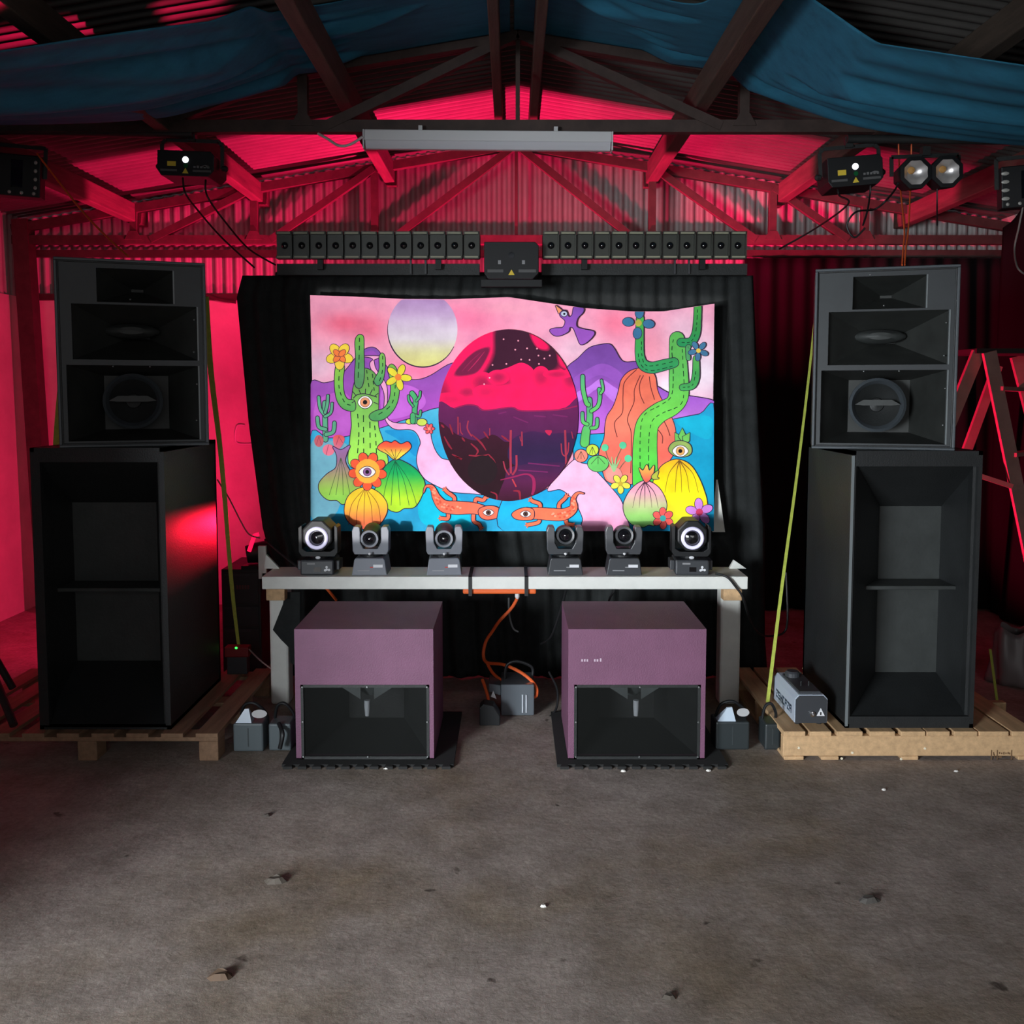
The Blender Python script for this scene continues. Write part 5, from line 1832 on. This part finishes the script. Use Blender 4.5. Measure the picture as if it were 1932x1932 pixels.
for x_ in (360, 420, 480, 545, 610):
    stroke([(490, 1565), (490 + (x_ - 490) * 0.8, 1690), (x_, 1850)], 4, (130, 60, 40))
flower(508, 1435, 9, 105, 44, (238, 92, 58), (244, 176, 66), 96, 0.2, 0.8)
eye(505, 1440, 62, 36, (140, 96, 150))


def lizard(body, widths, legs, head, eyec, col=(236, 116, 88)):
    for lg in legs:
        stroke(lg, 26, col, ink=True)
        x_, y_ = lg[-1]
        for t in (-0.9, 0, 0.9):
            stroke([(x_, y_), (x_ + 26 * math.cos(t + math.atan2(y_ - lg[-2][1], x_ - lg[-2][0])), y_ + 26 * math.sin(t + math.atan2(y_ - lg[-2][1], x_ - lg[-2][0])))], 9, col, ink=False, smooth=False)
    stroke(body, widths, col, ink=True)
    rr_ = random.Random(3)
    P = sp2(body, 8)
    for q in P[len(P) // 4:int(len(P) * 0.75)]:
        ellipse(q[0] + rr_.uniform(-12, 12), q[1] + rr_.uniform(-22, 22), 10, 8, (222, 88, 66) if rr_.random() < 0.6 else (246, 160, 130), False, n=8)
    fill(head, col)
    eye(eyec[0], eyec[1], 40, 20, (90, 60, 50))


def feather(pts, c_out, c_in, steps=6, grow=0.16):
    cx_ = sum(p[0] for p in pts) / len(pts)
    cy_ = sum(p[1] for p in pts) / len(pts)
    for k in range(steps):
        t = k / (steps - 1)
        g_ = 1 + grow * (1 - t) - grow * 0.5 * t
        col = tuple(c_out[i] * (1 - t) + c_in[i] * t for i in range(3))
        fill([(cx_ + (p[0] - cx_) * g_, cy_ + (p[1] - cy_) * g_) for p in pts], col, ink=False)


use('painted_lizard')
lizard([(942, 1600), (962, 1552), (1010, 1562), (1042, 1640), (1100, 1705), (1200, 1718), (1330, 1722), (1420, 1745)], [6, 16, 30, 60, 92, 100, 84, 70],
       [[(1170, 1690), (1180, 1640), (1130, 1600), (1110, 1580)], [(1130, 1740), (1130, 1800), (1080, 1800)], [(1340, 1690), (1350, 1650), (1400, 1660), (1420, 1640)], [(1330, 1750), (1330, 1820), (1370, 1845), (1385, 1870)]],
       [(1370, 1735), (1420, 1708), (1500, 1710), (1548, 1752), (1510, 1795), (1430, 1810), (1380, 1785)], (1445, 1755))
stroke([(1548, 1756), (1590, 1762), (1615, 1758)], 5, INK)

# ---- right half
use('painted_hills', TR)
fill([(440, 660), (540, 558), (620, 482), (700, 456), (780, 450), (822, 492), (862, 562), (905, 590), (1000, 590), (1100, 660), (1100, 1000), (780, 1160), (520, 1170), (440, 900)], [(112, 66, 150), (122, 74, 162), (160, 86, 190), (182, 98, 208), (196, 112, 216)])
fill([(500, 720), (600, 650), (720, 600), (830, 640), (900, 720), (870, 780), (790, 720), (700, 690), (600, 740), (520, 800)], (146, 84, 184), ink=False)
fill([(520, 830), (620, 780), (710, 720), (800, 770), (860, 820), (820, 900), (700, 800), (620, 840), (530, 900)], (190, 120, 224), ink=False)
fill([(1120, 770), (1250, 832), (1400, 852), (1600, 892), (1600, 968), (1480, 992), (1380, 1022), (1240, 1030), (1140, 900)], [(146, 88, 190), (172, 100, 208), (190, 120, 214)])
use('painted_lake')
fill([(500, 1165), (640, 1150), (760, 1140), (1000, 1100), (1270, 1035), (1480, 992), (1600, 966), (1600, 1900), (380, 1900), (500, 1400)], [(36, 160, 206), (22, 164, 204), (20, 156, 196), (24, 140, 184)])
fill([(1300, 1040), (1560, 1010), (1560, 1180), (1420, 1140)], (24, 176, 210), ink=False)
fill([(-40, 1640), (60, 1650), (200, 1620), (330, 1560), (430, 1570), (500, 1640), (560, 1740), (585, 1900), (-40, 1900)], [(30, 156, 210), (30, 180, 226), (40, 170, 214)])
use('painted_path')
fill([(300, 1580), (420, 1430), (520, 1340), (560, 1372), (625, 1390), (700, 1460), (790, 1560), (868, 1660), (905, 1780), (912, 1900), (585, 1900), (574, 1800), (530, 1702), (480, 1632), (400, 1575)], [(246, 188, 220), (240, 178, 210), (246, 186, 218), (244, 160, 200)])
use('painted_red_rock')
fill([(995, 640), (925, 668), (872, 730), (850, 820), (812, 930), (762, 1010), (746, 1100), (740, 1180), (700, 1300), (730, 1440), (780, 1520), (960, 1530), (1240, 1360), (1292, 1160), (1262, 1020), (1160, 830), (1130, 690), (1060, 640)], [(226, 108, 84), (236, 118, 92), (236, 128, 104), (242, 108, 92), (238, 140, 120)])
for pts in ([(992, 645), (900, 740), (885, 850), (880, 980), (820, 1060), (840, 1170)], [(1020, 690), (975, 800), (970, 900), (920, 1030), (950, 1150), (945, 1450)], [(1045, 690), (1015, 760), (1020, 840), (1050, 910)], [(1090, 700), (1100, 780), (1130, 880)], [(1190, 1020), (1230, 1100), (1250, 1160)], [(1145, 1100), (1190, 1160), (1190, 1220)]):
    stroke(pts, 6, (96, 34, 40))
use('painted_winding_cactus')
P, ww = stroke([(1060, 1530), (1056, 1350), (1058, 1200), (1078, 1070), (1160, 985), (1270, 925), (1316, 850), (1318, 720), (1312, 560), (1304, 410)], [196, 190, 180, 168, 150, 140, 150, 146, 132, 112], [(92, 178, 84), (96, 190, 88), (116, 216, 84), (98, 206, 78), (84, 214, 74)], ink=True)
for off_ in ([(1085, 1400), (1085, 1200), (1110, 1050), (1190, 985), (1330, 920), (1358, 800), (1350, 600), (1345, 480)], [(1018, 1400), (1020, 1150), (1050, 1000), (1180, 920), (1260, 850), (1275, 680), (1265, 480), (1290, 370)]):
    dashes(off_, 6, 24, 16)
stroke([(1280, 592), (1200, 612), (1110, 632), (1045, 610), (1016, 540), (1014, 400), (1018, 250)], [72, 82, 84, 80, 66, 60, 56], [(72, 172, 74), (60, 160, 80), (46, 148, 92)], ink=True)
dashes([(1270, 585), (1150, 612), (1060, 610), (1030, 520), (1030, 400)], 6, 20, 14)
dashes([(1270, 620), (1100, 655), (1020, 600), (1000, 480)], 6, 20, 14)
stroke([(1336, 436), (1410, 432), (1450, 370), (1462, 260), (1466, 150)], [62, 64, 62, 56, 54], [(70, 160, 70), (56, 150, 74), (36, 140, 86)], ink=True)
dashes([(1340, 436), (1410, 430), (1450, 350), (1464, 180)], 6, 20, 14)
stroke([(1348, 785), (1420, 770), (1450, 700), (1452, 560)], [48, 54, 56, 44], [(90, 176, 84), (62, 156, 80), (70, 170, 90)], ink=True)
dashes([(1350, 785), (1425, 765), (1452, 640)], 6, 18, 14)
stroke([(1392, 560), (1388, 480), (1395, 470)], 30, (80, 160, 100), ink=True)
flower(1005, 285, 4, 80, 44, (58, 112, 150), (178, 166, 70), 26, 0.1, 0.75)
flower(1470, 500, 5, 48, 32, (66, 118, 152), (220, 190, 80), 18, 0.4, 0.6)
use('painted_small_cactus')
for pts, w_ in (([(588, 1215), (600, 1120), (626, 1040), (624, 880)], [66, 60, 44, 38]), ([(572, 700), (576, 800), (600, 900), (618, 920)], 30), ([(640, 968), (690, 930), (706, 860), (700, 800)], 26), ([(712, 830), (730, 800), (718, 730)], 18), ([(608, 1070), (575, 1050), (570, 985)], 24), ([(640, 1100), (680, 1090), (685, 1030)], 24)):
    stroke(pts, w_, [(84, 170, 120), (96, 200, 96)], ink=True)
use('painted_shrubs')
ellipse(560, 1315, 50, 48, [(232, 140, 120), (236, 130, 110)])
ellipse(648, 1270, 46, 42, (192, 220, 70))
ellipse(692, 1376, 80, 62, (104, 200, 100))
for cx_, w_, ys in ((560, 30, 1280), (648, 26, 1245), (692, 55, 1320)):
    for k in (-1, 0, 1):
        stroke([(cx_, ys), (cx_ + k * w_, ys + 60)], 4, (60, 60, 50), smooth=False)
for (x_, y_, bx, by) in ((745, 1252, 800, 1400), (884, 1234, 820, 1400), (925, 1336, 850, 1430)):
    stroke([(x_, y_), ((x_ + bx) / 2 - 8, (y_ + by) / 2), (bx, by)], 6, (120, 110, 90))
    ellipse(x_, y_, 28, 28, (90, 200, 150), False)
fill([(770, 1500), (750, 1430), (800, 1400), (860, 1420), (880, 1480), (840, 1520)], (236, 150, 140), ink=False)
for a_ in (-0.6, -0.2, 0.2, 0.6):
    stroke([(815, 1430), (815 + 90 * math.sin(a_), 1430 - 110 * math.cos(a_))], [20, 4], (150, 200, 140), smooth=False)
flower(866, 1532, 5, 46, 32, (232, 226, 80), (206, 180, 60), 18, 0.3, 0.7)
fill([(1320, 1345), (1235, 1362), (1165, 1420), (1120, 1540), (1200, 1640), (1226, 1780), (1290, 1845), (1400, 1800), (1532, 1722), (1505, 1560), (1420, 1400)], [(238, 178, 40), (250, 222, 26), (252, 232, 30), (244, 230, 40), (206, 222, 50)])
for x_ in (1210, 1290, 1340, 1400, 1470):
    stroke([(1322, 1350), (1322 + (x_ - 1322) * 0.7, 1450), (x_, 1600)], [9, 5, 3], (120, 84, 30))
for t, l_ in ((-0.55, 110), (0.0, 130), (0.55, 110)):
    bx, by = 1345, 1230
    dx_, dy_ = math.sin(t), -math.cos(t)
    fill([(bx - 20 * dy_ * 0.8, by + 20 * dx_ * 0.8), (bx + dx_ * l_ * 0.5 + 30 * -dy_, by + dy_ * l_ * 0.5 + 30 * dx_), (bx + dx_ * l_, by + dy_ * l_), (bx + dx_ * l_ * 0.5 - 30 * -dy_, by + dy_ * l_ * 0.5 - 30 * dx_)], (110, 196, 92), smooth=False)
fill([(1240, 1270), (1270, 1215), (1340, 1200), (1405, 1230), (1415, 1290), (1370, 1320), (1290, 1315)], (148, 176, 92))
eye(1330, 1278, 60, 38, (222, 168, 96))
fill([(1055, 1510), (955, 1568), (892, 1680), (900, 1770), (950, 1842), (1000, 1850), (1040, 1868), (1085, 1850), (1135, 1852), (1200, 1780), (1222, 1680), (1160, 1560)], [(236, 160, 180), (236, 170, 186), (200, 200, 150), (150, 210, 112), (136, 206, 110)])
for x_ in (960, 1010, 1055, 1110, 1160):
    stroke([(1055, 1515), (1055 + (x_ - 1055) * 0.7, 1600), (x_, 1720)], [8, 5, 2], (70, 40, 60))
fill([(1050, 1510), (1010, 1410), (1040, 1430), (1070, 1385), (1090, 1430), (1125, 1390), (1120, 1450), (1085, 1510)], [(244, 196, 80), (240, 150, 80), (230, 90, 90)])
fill([(1110, 1470), (1160, 1430), (1150, 1480), (1165, 1490), (1120, 1495)], (180, 190, 70))
flower(1195, 1800, 6, 50, 34, (238, 96, 90), (60, 176, 170), 24, 0.5, 0.75)
flower(1478, 1752, 5, 62, 46, (208, 136, 220), (206, 60, 100), 28, -0.4, 0.66)
use('painted_bird')
fill([(400, 200), (440, 190), (462, 235), (490, 225), (510, 155), (572, 165), (576, 200), (532, 250), (524, 310), (570, 332), (662, 356), (622, 420), (560, 452), (530, 395), (500, 325), (470, 320), (460, 352), (400, 382), (350, 380), (318, 342), (360, 326), (418, 320), (438, 270), (400, 232)], [(122, 74, 168), (146, 80, 180), (150, 84, 184)])
fill([(362, 148), (412, 186), (386, 212)], (234, 150, 100), smooth=False)
ellipse(428, 214, 24, 20, (180, 190, 210))
ellipse(430, 214, 9, 9, (20, 20, 26), False, n=10)
use('painted_lizard')
lizard([(582, 1608), (535, 1604), (500, 1650), (500, 1722), (430, 1768), (340, 1770), (230, 1762), (150, 1762)], [5, 16, 34, 62, 88, 92, 88, 84],
       [[(240, 1740), (240, 1690), (190, 1670), (175, 1660)], [(230, 1790), (230, 1830), (150, 1850)], [(390, 1740), (390, 1690), (430, 1650), (445, 1630)], [(440, 1790), (450, 1840), (490, 1850)]],
       [(190, 1735), (130, 1718), (60, 1738), (24, 1772), (60, 1806), (140, 1812), (190, 1800)], (130, 1766), col=(238, 118, 84))

# ---- the round red desert scene, projected light baked into the paint
use('round_desert_scene', TC, clip=True)
area_fill([(830 + 0 * k, 0) for k in ()] or [(800, 600), (1110, 600), (1110, 960), (800, 960)], (255, 22, 92))
SKY = (255, 22, 92)
feather([(700, 60), (1060, 100), (1290, 280), (1310, 480), (1180, 560), (1085, 640), (1060, 520), (940, 452), (800, 500), (650, 560), (540, 720), (480, 680), (590, 510), (660, 360)], (214, 24, 84), (60, 22, 44), 7, 0.12)
feather([(1030, 170), (1120, 200), (1200, 280), (1180, 320), (1090, 290)], (120, 24, 60), SKY, 6, 0.25)
feather([(1310, 330), (1420, 360), (1500, 500), (1400, 520), (1320, 470)], (120, 24, 60), (232, 24, 88), 5, 0.2)
feather([(620, 600), (720, 560), (790, 650), (650, 660)], (230, 24, 88), (120, 24, 64), 5, 0.5)
feather([(258, 572), (360, 430), (480, 332), (600, 300), (590, 380), (500, 530), (400, 575)], (236, 24, 90), (116, 26, 66), 6, 0.1)
stroke([(390, 540), (480, 440), (560, 340)], [3, 10, 3], (186, 40, 92))
stroke([(330, 540), (420, 440), (520, 350)], [3, 8, 3], (150, 34, 80))
for (x_, y_, rx, ry, c_) in ((380, 750, 60, 34, (120, 24, 62)), (140, 740, 50, 90, (110, 24, 60)), (1440, 620, 60, 60, (96, 26, 58)), (540, 660, 70, 60, (96, 24, 56)), (570, 750, 70, 40, (190, 24, 78)), (1130, 600, 50, 60, (160, 24, 72)), (200, 830, 90, 40, (200, 24, 82)), (700, 600, 60, 40, (110, 24, 60)), (1300, 570, 80, 24, (150, 24, 70))):
    feather([(x_ + rx * math.cos(t), y_ + ry * math.sin(t)) for t in [k * 0.524 for k in range(12)]], (252, 22, 91), tuple(c_[q] * 0.55 + (255, 22, 92)[q] * 0.45 for q in range(3)), 7, 0.9)
for (x_, y_) in ((752, 215), (900, 230), (990, 308), (1105, 380), (1220, 380), (930, 420), (780, 465), (1015, 425), (640, 475), (1110, 465), (870, 320), (1165, 410), (610, 605), (555, 670), (1090, 310)):
    ellipse(x_, y_, 9, 9, (236, 150, 170), False, n=8)
fill([(60, 920), (250, 912), (380, 876), (470, 880), (560, 930), (700, 915), (830, 900), (930, 936), (1200, 940), (1380, 905), (1560, 860), (1560, 1960), (60, 1960)], [(104, 30, 84), (84, 30, 76), (66, 30, 78), (56, 28, 76)], ink=False)
stroke([(250, 915), (380, 880), (480, 890), (560, 935), (830, 905), (940, 940), (1300, 930), (1500, 890)], 14, (150, 28, 80))
fill([(60, 1090), (280, 1180), (470, 1240), (640, 1180), (760, 1250), (850, 1300), (860, 1700), (700, 1960), (60, 1960)], [(64, 20, 42), (46, 18, 30), (40, 18, 26)], ink=False)
fill([(820, 1260), (1010, 1150), (1200, 1170), (1480, 1190), (1440, 1480), (860, 1490)], [(64, 30, 74), (46, 30, 66), (52, 30, 72)], ink=False)
fill([(860, 1500), (1440, 1480), (1300, 1740), (1000, 1900), (700, 1900), (760, 1640)], [(62, 30, 72), (86, 28, 70), (60, 20, 40)], ink=False)
for a_, c_ in (((700, 970), (780, 950)), ((850, 1000), (1000, 1060)), ((1060, 990), (1180, 1000)), ((1000, 1470), (1320, 1500)), ((900, 1540), (1200, 1560)), ((1250, 980), (1400, 1000))):
    stroke([a_, c_], 12, (116, 36, 92), smooth=False)
fill([(1170, 1140), (1240, 1140), (1215, 1190)], (196, 36, 80), ink=False)
ROCK = (142, 36, 56)
for pts in ([(150, 1200), (200, 1290), (230, 1330)], [(230, 1380), (330, 1430), (260, 1400)], [(430, 1180), (520, 1260), (575, 1340)], [(420, 1270), (490, 1340), (470, 1390)], [(400, 1390), (520, 1400), (600, 1380)], [(730, 1190), (810, 1250)], [(120, 1080), (150, 1110)], [(205, 1075), (240, 1180)], [(330, 1210), (360, 1250)], [(550, 1150), (600, 1220)], [(600, 1380), (660, 1460), (680, 1580)]):
    stroke(pts, [10, 20, 8], ROCK)
for pts, w_ in (([(825, 1135), (822, 1350), (826, 1575)], 22), ([(882, 1390), (880, 1520), (840, 1590)], 20), ([(750, 1450), (770, 1530), (810, 1590)], 14), ([(1375, 1135), (1380, 1300), (1385, 1480)], 20), ([(1335, 1270), (1345, 1370), (1375, 1400)], 12), ([(1412, 1260), (1405, 1350), (1388, 1390)], 12), ([(937, 1150), (940, 1295)], 14), ([(918, 1200), (925, 1240), (940, 1250)], 8),
                ([(290, 1000), (292, 1180)], 14), ([(310, 1060), (318, 1150), (340, 1180)], 10), ([(395, 1040), (385, 1120), (430, 1200)], 14), ([(612, 1115), (612, 1190)], 10), ([(1440, 1150), (1455, 1220)], 10)):
    stroke(pts, w_, (160, 50, 72))
ellipse(540, 1540, 150, 150, (36, 22, 28), False, n=28)
stroke([(720, 1640), (850, 1610), (980, 1580), (1050, 1620), (1060, 1720), (1040, 1790)], [8, 16, 14, 30, 34, 20], (150, 34, 84))
stroke([(840, 1630), (880, 1710)], 14, (190, 60, 70), smooth=False)
stroke([(620, 1760), (680, 1790), (680, 1870)], [8, 16, 8], ROCK)
stroke([(850, 1750), (910, 1760), (920, 1850)], [10, 26, 12], ROCK)
for g_n, g_mb in GRP.items():
    g_mb.build(g_n, mp_, art, fix=False)

# projector standing off to the left, its white beam framed on the canvas
Q = [W(581, 551, DP), W(1350, 566, DP), W(1350, 1010, DP), W(590, 1010, DP)]
framed_beam('projector_lamp', (-1.9, 0.75, 1.12), Q, 760, (1.0, 0.985, 0.97), radius=0.018)
# red lamp with shutters: band of light on the side of the left bass bin, and on the roof above it
fq = [(lx1, 4.02, 1.03), (lx1, 4.90, 1.03), (lx1, 4.90, 0.76), (lx1, 4.02, 0.76)]
framed_beam('red_side_beam', (-1.365, 5.2, 0.90), fq, 38, (1.0, 0.006, 0.035), radius=0.02, soft=0.08)


def on_roof(u, v):
    r_ = ray(u, v)
    s_3 = 1 if r_.x > 0 else -1
    # z = ZA - SL * s * (x - XA)
    t_ = (ZA + SL * s_3 * XA - CAMZ) / (r_.z + SL * s_3 * r_.x)
    return Vector((0, 0, CAMZ)) + r_ * t_


framed_beam('red_roof_beam', (-1.9, 3.0, 2.86), [on_roof(-40, 60), on_roof(400, -12), on_roof(415, 22), on_roof(-40, 130)], 330, RED, radius=0.01, soft=0.02)
